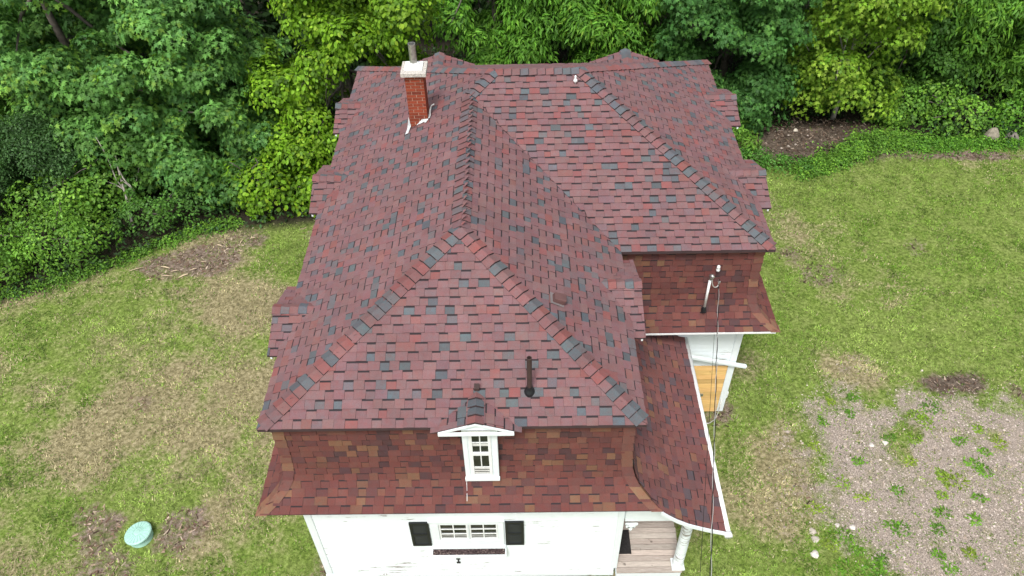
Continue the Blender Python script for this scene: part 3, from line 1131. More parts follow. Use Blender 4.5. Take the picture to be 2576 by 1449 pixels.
for a_, b_ in (((5.69, .03, 2.08), (5.90, .03, 2.08)), ((5.70, .03, 2.08), (5.78, .03, 1.93)), ((5.88, .03, 2.07), (5.79, .03, 1.93)), ((5.70, .03, 1.99), (5.86, .03, 1.99))):
    m.bar(a_, b_, .03, .03)
m.lathe((5.785, .03, 1.87), [(.008, 0), (.025, .02), (.03, .05), (.012, .07)], 8)
part(m, "porch_bracket", M_TRIM)

# --- dormers
DSL = 0.37


def dormer(kind, along, half, ov, front=False, individual=False):
    """kind: which eave; along: ridge position along that eave; o is measured inward from the upper eave"""
    if kind == 'front':
        T = lambda t, o, z: np.array((along + t, o, z)); outv = (0, -1, 0); slope = ZR / GY
    elif kind == 'left':
        T = lambda t, o, z: np.array((o, along - t, z)); outv = (-1, 0, 0); slope = ZR / RX
    elif kind == 'right':
        T = lambda t, o, z: np.array((W - o, along + t, z)); outv = (1, 0, 0); slope = ZR / (W - RX)
    elif kind == 'rear_right':
        T = lambda t, o, z: np.array((X2 - o, along + t, z)); outv = (1, 0, 0); slope = HR / (X2 - JX)
    else:
        T = lambda t, o, z: np.array((along - t, Y2 - o, z)); outv = (0, 1, 0); slope = HR / (Y2 - YR)
    ZT = 5.23
    zr = lambda t: ZT - DSL * abs(t)
    def o_in(t):
        z = zr(t)
        return max((z - ZE) / slope, 0.14) if z < ZE + .07 else (z - ZE) / slope
    ow = half - .36 if not front else .265             # half width of the dormer wall
    fo = .02 if front else -.02                        # wall face
    zb = 3.60
    m = MB()
    tc = .035 if front else 0
    pts = lambda z: [T(tc - ow, fo, z), T(tc + ow, fo, z), T(tc + ow, .16, z), T(tc - ow, .16, z)]
    m.hexa(pts(zb), pts(4.97))
    # gable triangle
    g0 = -ov + (.045 if front else .10)
    m.face([T(-half + .10, g0, zr(half - .10) - .02), T(half - .10, g0, zr(half - .10) - .02), T(0, g0, ZT - .03)])
    m.face([T(-half + .10, g0, zr(half - .10) - .02), T(-half + .10, .14, zr(half - .10) - .02), T(half - .10, .14, zr(half - .10) - .02), T(half - .10, g0, zr(half - .10) - .02)])
    d = part(m, "dormer", M_TRIM)
    # roof sheets
    r = MB()
    for sg in (-1, 1):
        k = 6
        for i in range(k):
            t0, t1 = half * i / k, half * (i + 1) / k
            r.face([T(sg * t0, -ov, zr(t0) - .003), T(sg * t1, -ov, zr(t1) - .003), T(sg * t1, o_in(t1) + .02, zr(t1) - .003), T(sg * t0, o_in(t0) + .02, zr(t0) - .003)])
        r.face([T(sg * half, -ov, zr(half) - .003), T(sg * half, -ov, zr(half) - .03), T(sg * half, .14, zr(half) - .03), T(sg * half, .14, zr(half) - .003)])
    part(r, "dormer_roof", M_DECKROOF, d)
    L = half * math.hypot(1, DSL)
    pcs = []
    for sg in (-1, 1):
        pcs += shingles(lambda u, s: T(sg * (half - s / L * half), u, zr(half - s / L * half)), lambda s: -ov, lambda s: o_in(half - s / L * half) + .03,
                        courses(L), tuple(np.array((0, 0, 1.0)) + .2 * np.array(outv)), PAL_UP, SLATE, (0.06, 0.16))
    place_pieces(pcs, "dormer_shingle", d, 70 if individual else 0, "dormer_shingle_field")
    e1, e2 = T(1, 0, 0) - T(0, 0, 0), T(-1, 0, 0) - T(0, 0, 0)
    up_ = np.array((0, 0, 1.0))
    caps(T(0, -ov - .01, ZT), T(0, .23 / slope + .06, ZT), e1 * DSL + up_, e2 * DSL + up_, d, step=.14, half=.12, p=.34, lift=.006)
    # white rakes
    k = MB()
    for sg in (-1, 1):
        a0, b0 = T(0, 0, 0), T(0, 0, 0)
        hh = half - (.11 if front else .0)
        lo_ = 0 if front else .02
        p = [(0, ZT - .055 - lo_), (0, ZT - .012 - lo_), (hh, zr(hh) - .012 - lo_), (hh, zr(hh) - .055 - lo_)]
        ri = 0 if front else .055
        q0 = [T(sg * t, -ov - .012 + ri, z) for t, z in p]
        q1 = [T(sg * t, -ov + .02 + ri, z) for t, z in p]
        k.hexa(q0, q1)
    if front:
        k.hexa([T(-half + .11, -ov - .016, 4.935), T(half - .11, -ov - .016, 4.935), T(half - .11, -ov + .02, 4.935), T(-half + .11, -ov + .02, 4.935)],
               [T(-half + .11, -ov - .016, 4.985), T(half - .11, -ov - .016, 4.985), T(half - .11, -ov + .02, 4.985), T(-half + .11, -ov + .02, 4.985)])
    part(k, "dormer_rake", M_TRIM, d)
    # window in the dormer
    f = MB()
    hw = .165
    z0, zm0, zm1, z1 = (3.74, 4.26, 4.34, 4.84)
    def fb_(mb_, t0, t1, d0, d1, q0, q1):
        mb_.hexa([T(t0, d0, q0), T(t1, d0, q0), T(t1, d1, q0), T(t0, d1, q0)], [T(t0, d0, q1), T(t1, d0, q1), T(t1, d1, q1), T(t0, d1, q1)])
    c0 = tc
    y0, y1 = fo - .022, fo - .001
    fb_(f, c0 - hw, c0 - hw + .045, y0, y1, z0, z1)
    fb_(f, c0 + hw - .045, c0 + hw, y0, y1, z0, z1)
    for q0, q1, ins in ((z0 - .06, z0, 0), (zm0, zm1, .045), (z1, z1 + .06, 0)):
        fb_(f, c0 - hw + ins, c0 + hw - ins, y0, y1, q0, q1)
    fb_(f, c0 - .008, c0 + .008, y0 + .008, y1, zm1, z1)
    fb_(f, c0 - hw + .045, c0 - .009, y0 + .008, y1, (zm1 + z1) / 2 - .01, (zm1 + z1) / 2 + .01)
    fb_(f, c0 + .009, c0 + hw - .045, y0 + .008, y1, (zm1 + z1) / 2 - .01, (zm1 + z1) / 2 + .01)
    fb_(f, c0 - .008, c0 + .008, y0 + .008, y1, z0 + .20, zm0)
    fb_(f, c0 - hw + .045, c0 + hw - .045, y0 + .008, y1, z0 + .175, z0 + .20)
    part(f, "window_frame", M_WMETAL, d)
    for (t0, t1, q0, q1) in ((c0 - hw + .045, c0 - .008, (zm1 + z1) / 2 + .01, z1), (c0 + .008, c0 + hw - .045, (zm1 + z1) / 2 + .01, z1),
                             (c0 - hw + .045, c0 - .008, zm1, (zm1 + z1) / 2 - .01), (c0 + .008, c0 + hw - .045, zm1, (zm1 + z1) / 2 - .01),
                             (c0 - hw + .045, c0 - .008, z0 + .20, zm0), (c0 + .008, c0 + hw - .045, z0 + .20, zm0), (c0 - hw + .045, c0 + hw - .045, z0, z0 + .175)):
        g = MB()
        fb_(g, t0, t1, y1 - .005, y1 + .0005, q0, q1)
        part(g, "pane", M_GLASS, d)
    if front:
        g = MB()
        for q in (z0 + .02, z0 + .075, z0 + .13):
            fb_(g, c0 - hw + .047, c0 + hw - .047, y1 - .009, y1 - .006, q, q + .028)
        fb_(g, c0 - hw + .047, c0 + hw - .047, y1 - .009, y1 - .006, 4.50, 4.56)
        part(g, "blind", M_CURTAIN, d)
    s = MB()
    fb_(s, tc - ow - .01, tc + ow + .01, fo - .055, fo - .0005, zb, zb + .05)
    part(s, "window_sill", M_TRIM, d)
    if front:
        for t in (tc - ow, tc + ow - .075):
            s = MB()
            fb_(s, t, t + .075, fo - .016, fo - .0005, zb + .052, 4.93)
            part(s, "casing_board", M_TRIM, d)
        s = MB()                           # flashing strip down the flared shingles beside the apron
        for z0_, z1_, d0, d1 in ((3.50, 3.60, .03, .09), (3.34, 3.50, -.075, .03), (3.26, 3.34, -.2, -.075)):
            s.hexa([T(tc - ow - .003, d0 - .004, z0_), T(tc - ow + .003, d0 - .004, z0_), T(tc - ow + .003, d0 + .02, z0_), T(tc - ow - .003, d0 + .02, z0_)],
                   [T(tc - ow - .003, d1 - .03, z1_), T(tc - ow + .003, d1 - .03, z1_), T(tc - ow + .003, d1 + .02, z1_), T(tc - ow - .003, d1 + .02, z1_)])
        part(s, "flashing", M_WMETAL, d)
    return d


dormer('front', 3.25, .67, .10, True, True)
dormer('left', 2.30, .80, .20, individual=True)
dormer('left', 5.98, .80, .20)
dormer('left', 8.72, .74, .18)
dormer('right', 2.78, .95, .22, individual=True)
dormer('rear_right', 5.92, .80, .24)
dormer('rear_right', 8.80, .78, .25)
dormer('back', 2.0, .85, .22)
dormer('back', 6.58, .85, .22)

# --- chimney
cx0, cx1, cy0, cy1 = 1.765, 2.125, 6.70, 7.06
m = MB()
m.box(cx0 + .008, cx1 - .008, cy0 + .008, cy1 - .008, 5.70, 7.03)
chim = part(m, "chimney", M_MORTAR)
rows = 18
for r in range(rows):
    z0 = 5.83 + r * .0665
    z1 = z0 + .0545
    t = .02
    runs = [('f', cx0, cx1), ('b', cx0, cx1), ('l', cy0, cy1), ('r', cy0, cy1)]
    for side, a0, a1 in runs:
        cut = [a0]
        first = .10 if (r % 2 == 0) else .19
        p = a0 + first
        while p < a1 - .03:
            cut.append(p)
            p += .195
        cut.append(a1)
        for q0, q1 in zip(cut, cut[1:]):
            g0 = q0 + (.0055 if q0 > a0 else (.0 if side in 'fb' else .022))
            g1 = q1 - (.0055 if q1 < a1 else (.0 if side in 'fb' else .022))
            if g1 - g0 < .015:
                continue
            e = rng.uniform(0, .003)
            b = MB()
            c = rng.uniform(.8, 1.15)
            col = (.26 * c, .058 * c, .030 * c, 1) if rng.random() < .85 else (.19 * c, .045 * c, .028 * c, 1)
            if side == 'f':
                b.box(g0, g1, cy0 - e, cy0 + t, z0, z1, col)
            elif side == 'b':
                b.box(g0, g1, cy1 - t, cy1 + e, z0, z1, col)
            elif side == 'l':
                b.box(cx0 - e, cx0 + t, g0, g1, z0, z1, col)
            else:
                b.box(cx1 - t, cx1 + e, g0, g1, z0, z1, col)
            part(b, "brick", M_BRICK, chim, tint=True)
m = MB()
m.box(cx0 - .065, cx1 + .065, cy0 - .065, cy1 + .065, 7.028, 7.115)
bevel(part(m, "chimney_cap", M_CONC, chim), .01)
m = MB()
m.box(cx0 + .005, cx1 - .01, cy0 + .03, cy1 - .005, 7.117, 7.15)
m.lathe((1.945, 6.90, 7.15), [(.12, 0), (.105, .035), (.078, .06)], 18)
bevel(part(m, "flue_pan", M_WMETAL, chim), .006)
m = MB()
zt, zb_ = 7.59, 7.16
seg = 18
for k in range(seg):
    a0, a1 = 2 * math.pi * k / seg, 2 * math.pi * (k + 1) / seg
    q = lambda r, a, z: (1.945 + r * math.cos(a), 6.90 + r * math.sin(a), z)
    m.face([q(.071, a0, zb_), q(.071, a1, zb_), q(.071, a1, zt), q(.071, a0, zt)])
    m.face([q(.063, a1, zb_), q(.063, a0, zb_), q(.063, a0, zt), q(.063, a1, zt)])
    m.face([q(.071, a0, zt), q(.071, a1, zt), q(.063, a1, zt), q(.063, a0, zt)])
part(m, "flue_pipe", M_GALV, chim)
# step flashing at the foot
m = MB()
def on_left(x, y, h=.03): return (x, y, zroof_left(x) + h)
m.face([on_left(cx0 - .10, cy0 - .20), on_left(cx0 - .035, cy0 - .20), (cx0 + .01, cy0 - .012, 5.93), (cx0 - .02, cy0 - .012, 6.14), on_left(cx0 - .07, cy0)])
m.face([on_left(cx0, cy0 - .045), on_left(cx1 + .01, cy0 - .045), (cx1 + .01, cy0 - .008, 6.09), (cx1 - .12, cy0 - .008, 6.075), (cx0 + .12, cy0 - .008, 5.94), (cx0, cy0 - .008, 5.88)])
m.face([on_left(cx1 - .06, cy0 - .11, .035), on_left(cx1 - .02, cy0 - .11, .035), on_left(cx1 - .01, cy0 - .05, .034), on_left(cx1 - .06, cy0 - .05, .034)])
m.face([on_left(cx1 + .006, cy0), on_left(cx1 + .05, cy0 + .02), on_left(cx1 + .05, cy1), on_left(cx1 + .006, cy1)])
part(m, "chimney_flashing", mat_simple("weathered_flashing", (.60, .63, .64), .5, .3, 25), chim)
m = MB()
m.tube([on_left(cx1 + .05, cy0 + .05, .04), on_left(cx1 + .045, cy0 + .12, .13), on_left(cx1 + .08, cy0 + .17, .19), on_left(cx1 + .14, cy0 + .18, .19)], [.014, .014, .013, .012], 6)
part(m, "flashing_scrap", mat_simple("scrap_metal", (.40, .40, .39), .5, .3, 25), chim)

# --- things on the roof
px, py = 4.045, .46
zb_ = zroof_front(py)
m = MB()
m.lathe((px, py, zb_ - .06), [(.038, 0), (.038, .83), (.030, .832), (.030, .60)], 14)
vp = part(m, "vent_pipe", M_BROWNM, smooth=False)
m = MB()
m.lathe((px, py, zb_ - .05), [(.085, 0), (.08, .07), (.055, .12), (.048, .17)], 16)
part(m, "pipe_boot", M_BLACK, vp)
m = MB()
nx_, nz_ = ZR, W - RX
l_ = math.hypot(nx_, nz_)
nx_, nz_ = nx_ / l_, nz_ / l_
bc = np.array((4.515, 1.94, 5.661))
nn = np.array((nx_, 0, nz_)); dd = np.array((nz_, 0, -nx_)); yy = np.array((0, 1.0, 0))
def bq(d, y, n): return bc + dd * d + yy * y + nn * n
m.hexa([bq(-.10, -.085, .01), bq(.09, -.085, .01), bq(.09, .085, .01), bq(-.10, .085, .01)], [bq(-.09, -.075, .10), bq(.10, -.085, .13), bq(.10, .085, .13), bq(-.09, .075, .10)])
rv = bevel(part(m, "roof_vent", M_REDM), .008)
m = MB()
m.hexa([bq(-.14, -.12, .022), bq(.10, -.12, .022), bq(.10, .12, .022), bq(-.14, .12, .022)], [bq(-.14, -.12, .027), bq(.10, -.12, .027), bq(.10, .12, .027), bq(-.14, .12, .027)])
part(m, "vent_flange", mat_simple("grey_flange", (.17, .15, .15), .7), rv)
m = MB()
yt = 7.1
m.lathe((5.07, yt, 5 + HR * (yt - Y1) / (YR - Y1)), [(.012, .0), (.012, .05), (.035, .06), (.045, .09), (.03, .12), (.018, .14), (.026, .16), (.01, .20)], 10)
part(m, "roof_insulator", M_WMETAL, smooth=True)
m = MB()
m.bar((3.30, .50, zroof_front(.50) + .05), (3.22, .50, zroof_front(.50) + .05), .10, .05)
part(m, "ridge_scrap", M_BROWNM)

# service mast and insulator on the rear wing
m = MB()
m.tube([(7.47, 3.74, 3.60), (7.47, 3.74, 4.42)], .026, 10)
mast = part(m, "service_mast", M_WMETAL, smooth=True)
m = MB()
m.tube([(7.47, 3.72, 4.40), (7.47, 3.72, 4.47), (7.48, 3.69, 4.50), (7.50, 3.66, 4.47)], [.04, .045, .04, .03], 10)
part(m, "weatherhead", M_GALV, mast, smooth=True)
m = MB()
m.lathe((7.47, 3.74, 3.50), [(.055, 0.04), (.05, .07), (.036, .12), (.03, .14)], 12)
part(m, "mast_boot", M_BLACK, mast)
m = MB()
m.lathe((7.63, 3.90, 4.42), [(.012, .0), (.032, .01), (.040, .05), (.022, .07), (.036, .09), (.03, .13), (.010, .15)], 10)
m.bar((7.63, 3.98, 4.44), (7.63, 3.90, 4.44), .02, .02)
part(m, "wall_insulator", M_WMETAL, smooth=True)

# ------------------------------------------------------------------ cables
def wire_pts(a, b, sag, n=80, ext=3.2):
    a, b = np.array(a, float), np.array(b, float)
    out = []
    for i in range(n + 1):
        t = ext * i / n
        p = a + (b - a) * t
        p[2] += sag * ((t / ext) ** 2 - t / ext) * 4 * 0.25
        out.append(p)
    return out


sc = empty("service_cable", (7.68, 3.9, 4.2))
tag(sc, "twisted black and silver service cable strung over the porch roof to the rear wing", "cable")
base = wire_pts((7.68, 3.88, 4.22), (6.20, -2.5, 5.30), 0.25)
for ph, r, mt, nm in ((0, .006, M_CABLE, "insulated_wire"), (math.pi, .005, M_WIRE, "bare_wire")):
    dense = []
    for i in range(len(base) - 1):
        for k in range(4):
            dense.append(base[i] * (1 - k / 4) + base[i + 1] * k / 4)
    m = MB()
    pts = []
    for i, p in enumerate(dense):
        an = ph + i * 0.42
        pts.append(p + np.array((math.cos(an) * .010, 0, math.sin(an) * .010)))
    m.tube(pts, r, 5)
    o = part(m, nm, mt, sc, smooth=True)
m = MB()
lp = []
for i in range(25):
    a_ = math.pi * i / 24
    lp.append((7.50 + .095 - .095 * math.cos(a_), 3.70 + .14 * i / 24, 4.44 - .22 * i / 24 - .20 * math.sin(a_)))
m.tube(lp, .012, 6)
part(m, "drip_loop", M_WIRE, sc, smooth=True)
m = MB()
m.tube(wire_pts((7.83, 3.93, 2.85), (6.06, -2.5, 5.36), .2, 60), .0035, 5)
o = m.build("phone_wire", M_CABLE, smooth=True)
tag(o, "thin black wire running beside the thick twisted cable over the porch roof", "wire")
m = MB()
m.tube([(7.95, 3.60, .02), (8.10, 3.62, .03), (8.25, 3.72, .03), (8.33, 3.84, .20), (8.36, 3.93, .5)], .010, 6)
o = m.build("hose", M_WIRE, smooth=True)
tag(o, "short grey hose lying at the foot of the rear wing corner board", "hose")

# door mat on the porch
m = MB()
m.box(5.69, 5.985, .40, .90, .275, .287)
mat_o = empty("door_mat", (5.82, .65, .275))
tag(mat_o, "black rubber scroll patterned door mat on the porch boards", "door mat")
part(m, "mat_base", M_RUBBER, mat_o)
m = MB()
for i in range(2):
    for j in range(4):
        c = np.array((5.755 + i * .13, .465 + j * .123, .289))
        m.tube([c + np.array((.045 * math.cos(a), .045 * math.sin(a), 0)) for a in np.linspace(0, 5.2, 10)], .009, 5)
        m.tube([c + np.array((.018 * math.cos(a), .018 * math.sin(a), 0)) for a in np.linspace(2, 8, 8)], .007, 5)
for a_, b_ in (((5.70, .41), (5.975, .41)), ((5.70, .89), (5.975, .89)), ((5.70, .41), (5.70, .89)), ((5.975, .41), (5.975, .89))):
    m.bar(a_ + (.289,), b_ + (.289,), .014, .012)
part(m, "mat_scroll", M_RUBBER, mat_o)

# septic riser lid
sep = empty("septic_lid", (-3.83, 1.02, 0))
tag(sep, "round pale green ribbed septic tank lid in the left lawn", "septic lid")
tilt = Matrix.Translation((0, 0, -.045)) @ Matrix.Rotation(math.radians(-7), 4, 'Y') @ Matrix.Rotation(math.radians(-4), 4, 'X')
def tilted(mb_, c):
    mb_.v = [tuple(Vector(c) + tilt @ (Vector(v) - Vector(c))) for v in mb_.v]
    return mb_
m = MB()
m.lathe((-3.83, 1.02, 0), [(.235, -.06), (.235, .10), (.25, .10), (.25, .115), (.235, .115), (.235, .135), (.255, .135), (.255, .15)], 36)
part(tilted(m, (-3.83, 1.02, 0)), "riser", M_SEPTIC, sep)
m = MB()
m.lathe((-3.83, 1.02, 0), [(.268, .150), (.272, .165), (.268, .185), (.25, .197), (.06, .212), (.05, .218), (.01, .219)], 36)
lid = part(tilted(m, (-3.83, 1.02, 0)), "lid", M_SEPTIC, sep)
for k in range(20):
    a_ = 2 * math.pi * k / 20
    m = MB()
    q = lambda r, z: (-3.83 + r * math.cos(a_), 1.02 + r * math.sin(a_), z)
    m.bar(q(.085, .213), q(.245, .2015), .016, .012)
    part(tilted(m, (-3.83, 1.02, 0)), "rib", M_SEPTIC, lid)

# ------------------------------------------------------------------ vegetation
def leaf_shape(kind):
    """outline in the plane (x to the tip, y across, z up); returns verts, tris"""
    if kind == 'maple':
        p = [(0, 0, 0), (.02, .50, -.08), (.22, .22, 0), (.52, .46, -.10), (.50, .17, 0), (1.0, 0, -.14), (.50, -.17, 0), (.52, -.46, -.10), (.22, -.22, 0), (.02, -.50, -.08)]
        t = [(0, i, i + 1) for i in range(1, 9)]
    elif kind == 'round':
        p = [(0, 0, 0), (.22, .30, .05), (.62, .31, .03), (1, 0, -.10), (.62, -.31, .03), (.22, -.30, .05), (.5, 0, -.02)]
        t = [(6, i, (i + 1) % 6) for i in range(6)]
    elif kind == 'long':
        p = [(0, 0, 0), (.35, .17, .04), (1, 0, -.16), (.35, -.17, .04)]
        t = [(0, 2, 1), (0, 3, 2)]
    else:                                   # small simple leaf
        p = [(0, 0, 0), (.45, .28, .05), (1, 0, -.08), (.45, -.28, .05)]
        t = [(0, 2, 1), (0, 3, 2)]
    return np.array(p, float), np.array(t)


def unit(v): return v / (np.linalg.norm(v, axis=-1, keepdims=True) + 1e-9)


def leaf_frames(pos, nrm, tip, size):
    z = unit(nrm)
    x = tip - (tip * z).sum(1, keepdims=True) * z
    x = unit(x)
    y = np.cross(z, x)
    return x, y, z


def leaf_mesh(kind, pos, nrm, tip, size, col):
    p, t = leaf_shape(kind)
    x, y, z = leaf_frames(pos, nrm, tip, size)
    s = size[:, None, None]
    v = pos[:, None] + s * (p[None, :, 0:1] * x[:, None] + p[None, :, 1:2] * y[:, None] + p[None, :, 2:3] * z[:, None])
    n, k = len(pos), len(p)
    tr = (t[None] + (np.arange(n) * k)[:, None, None]).reshape(-1, 3)
    # fix winding so that faces look along +z of the leaf
    c = np.repeat(col, k, axis=0)
    return v.reshape(-1, 3), tr, c


def sprays_on(lobes, per_m2, keep_out=None, shell=(0.55, 1.0), gaps=()):
    """centres of leaf sprays: big lobes carry boughs, boughs carry sprays; thinned where the camera cannot look"""
    boughs = []
    for (c, r) in lobes:
        c, r = np.array(c, float), np.array(r, float)
        if min(r) < 1.05:
            boughs.append((c, r, 0))
            continue
        area = 4 * math.pi * ((r[0] * r[1]) ** 1.6 + (r[0] * r[2]) ** 1.6 + (r[1] * r[2]) ** 1.6) ** (1 / 1.6) / 3 ** (1 / 1.6)
        for k in range(int(area * .70)):
            d = unit(nrg.normal(size=3))
            q = c + d * r * nrg.uniform(.5, 1.0) ** .5
            rb = nrg.uniform(.55, 1.0)
            boughs.append((q, np.array((rb, rb, rb * nrg.uniform(.4, .62))), 1))
    C_, O_ = [], []
    for (c, r, lvl) in boughs:
        vis = bool(in_view(c[None], 200)[0])
        if lvl and not vis and nrg.random() < .55:
            continue
        area = 4 * math.pi * ((r[0] * r[1]) ** 1.6 + (r[0] * r[2]) ** 1.6 + (r[1] * r[2]) ** 1.6) ** (1 / 1.6) / 3 ** (1 / 1.6)
        n = max(3, int(area * per_m2))
        d = unit(nrg.normal(size=(n, 3)))
        if lvl:                             # leaves sit on the top and sides of a bough
            d[:, 2] = np.where(d[:, 2] < -.15, -d[:, 2], d[:, 2])
            d = unit(d)
        rr = nrg.uniform(shell[0] ** 2, shell[1] ** 2, n) ** 0.5
        q = c + d * r * rr[:, None] * (0.88 + 0.24 * nrg.random((n, 1)))
        o = unit(d / r)
        facing = (o * unit(CAM - q)).sum(1)
        keep = nrg.random(n) < np.where(in_view(q, 160), np.where(facing > -0.25, 1.0, 0.35), 0.35)
        keep &= q[:, 2] > 0.12
        for (g, gr_) in gaps:
            keep &= (((q - np.array(g)) ** 2).sum(1) > gr_ ** 2)
        C_.append(q[keep])
        O_.append(o[keep])
    q, o = np.concatenate(C_), np.concatenate(O_)
    if keep_out is not None:
        k = ~keep_out(q)
        q, o = q[k], o[k]
    return q, o


def no_house(q):
    """leaves keep clear of the house"""
    return (q[:, 0] > -.75) & (q[:, 0] < 9.35) & (q[:, 1] > -1) & (q[:, 1] < 11.6) & (q[:, 2] < 8)


def spray_leaves(q, o, radius, per, size, droop, pal, jit, flat=0.45, bright=None):
    """each spray is a drooping dome of leaves: radius, leaves per spray"""
    m = len(q)
    per_i = np.maximum(3, (per * nrg.uniform(0.6, 1.35, m)).astype(int))
    idx = np.repeat(np.arange(m), per_i)
    n = len(idx)
    rad = (radius * nrg.uniform(0.6, 1.3, m))[idx]
    ou = o[idx].copy()
    ax = unit(np.stack([ou[:, 0], ou[:, 1], np.zeros(n)], 1) * 0.8 + np.array((0, 0, 0.75)) + ou * 0.35)     # dome axis: up and out
    ref = unit(np.cross(ax, np.array((0.31, 0.2, 0.93))))
    ref2 = np.cross(ax, ref)
    a = nrg.uniform(0, 2 * math.pi, n)
    rho = nrg.random(n) ** 0.55
    side = np.cos(a)[:, None] * ref + np.sin(a)[:, None] * ref2
    pos = q[idx] + side * (rho * rad)[:, None] - ax * (rho ** 2 * rad * flat)[:, None] + ax * nrg.normal(0, 0.10, n)[:, None] * rad[:, None]
    nrm = unit(ax * 1.0 + side * (rho * 0.75)[:, None] + nrg.normal(0, jit, (n, 3)))
    tip = unit(side + np.array((0, 0, -droop)) + nrg.normal(0, 0.35, (n, 3)))
    sz = size * nrg.uniform(0.7, 1.2, n)
    cl = np.array([p[0] for p in pal])
    wt = np.array([p[1] for p in pal], float)
    which = nrg.choice(len(pal), m, p=wt / wt.sum())[idx]
    other = nrg.choice(len(pal), n, p=wt / wt.sum())
    which = np.where(nrg.random(n) < 0.25, other, which)
    col = cl[which] * (nrg.uniform(0.7, 1.35, m)[idx] * nrg.uniform(0.7, 1.35, n))[:, None]
    if bright is not None:                  # new growth at the tips of the sprays
        tipm = (rho > 0.75) & (nrg.random(n) < bright[1])
        col[tipm] = np.array(bright[0]) * nrg.uniform(0.85, 1.15, (tipm.sum(), 1))
    return pos, nrm, tip, sz, np.concatenate([np.clip(col, 0, 1), np.ones((n, 1))], 1)


def wobble(a, b, k=7, amp=.12):
    a, b = np.array(a, float), np.array(b, float)
    L = np.linalg.norm(b - a)
    off = np.cumsum(nrg.normal(0, amp * L / k, (k + 1, 3)), 0)
    t = np.linspace(0, 1, k + 1)[:, None]
    off = off - off[0] - t * (off[-1] - off[0])
    return a + (b - a) * t + off


LEAF_ME = {}


def leaf_objects(kind, mat, parent, root, pos, nrm, tip, sz, col, n_obj):
    """the leaves that show largest, each an object of its own; the others are returned"""
    px, py, pz = project(pos)
    vis = (px > 0) & (px < 2576) & (py > 0) & (py < 1449)
    fac = np.abs((unit(nrm) * unit(CAM - pos)).sum(1))
    score = np.where(vis, sz / pz * (0.25 + fac), 0) + np.where(vis, -1.2e-4 * pz, 0)
    order = np.argsort(-score)
    take = order[:n_obj]
    take = take[vis[take]]
    p, t = leaf_shape(kind)
    x, y, z = leaf_frames(pos, nrm, tip, sz)
    for i in take:
        q = tuple(int(round(c * 40)) for c in np.log(np.maximum(col[i, :3], 1e-3)) / 3)
        key = (kind, mat.name, q)
        me = LEAF_ME.get(key)
        if me is None:
            me = bpy.data.meshes.new("leaf")
            me.from_pydata([tuple(v) for v in p], [], [tuple(map(int, f)) for f in t])
            at = me.attributes.new("tint", 'FLOAT_COLOR', 'POINT')
            at.data.foreach_set("color", np.tile(col[i], len(p)).astype(np.float32))
            me.materials.append(mat)
            LEAF_ME[key] = me
        o = bpy.data.objects.new("leaf", me)
        COL.objects.link(o)
        o.parent = parent
        s = sz[i]
        o.matrix_basis = Matrix(((x[i, 0] * s, y[i, 0] * s, z[i, 0] * s, pos[i, 0]), (x[i, 1] * s, y[i, 1] * s, z[i, 1] * s, pos[i, 1]),
                                 (x[i, 2] * s, y[i, 2] * s, z[i, 2] * s, pos[i, 2]), (0, 0, 0, 1)))
    rest = np.ones(len(pos), bool)
    rest[take] = False
    return rest


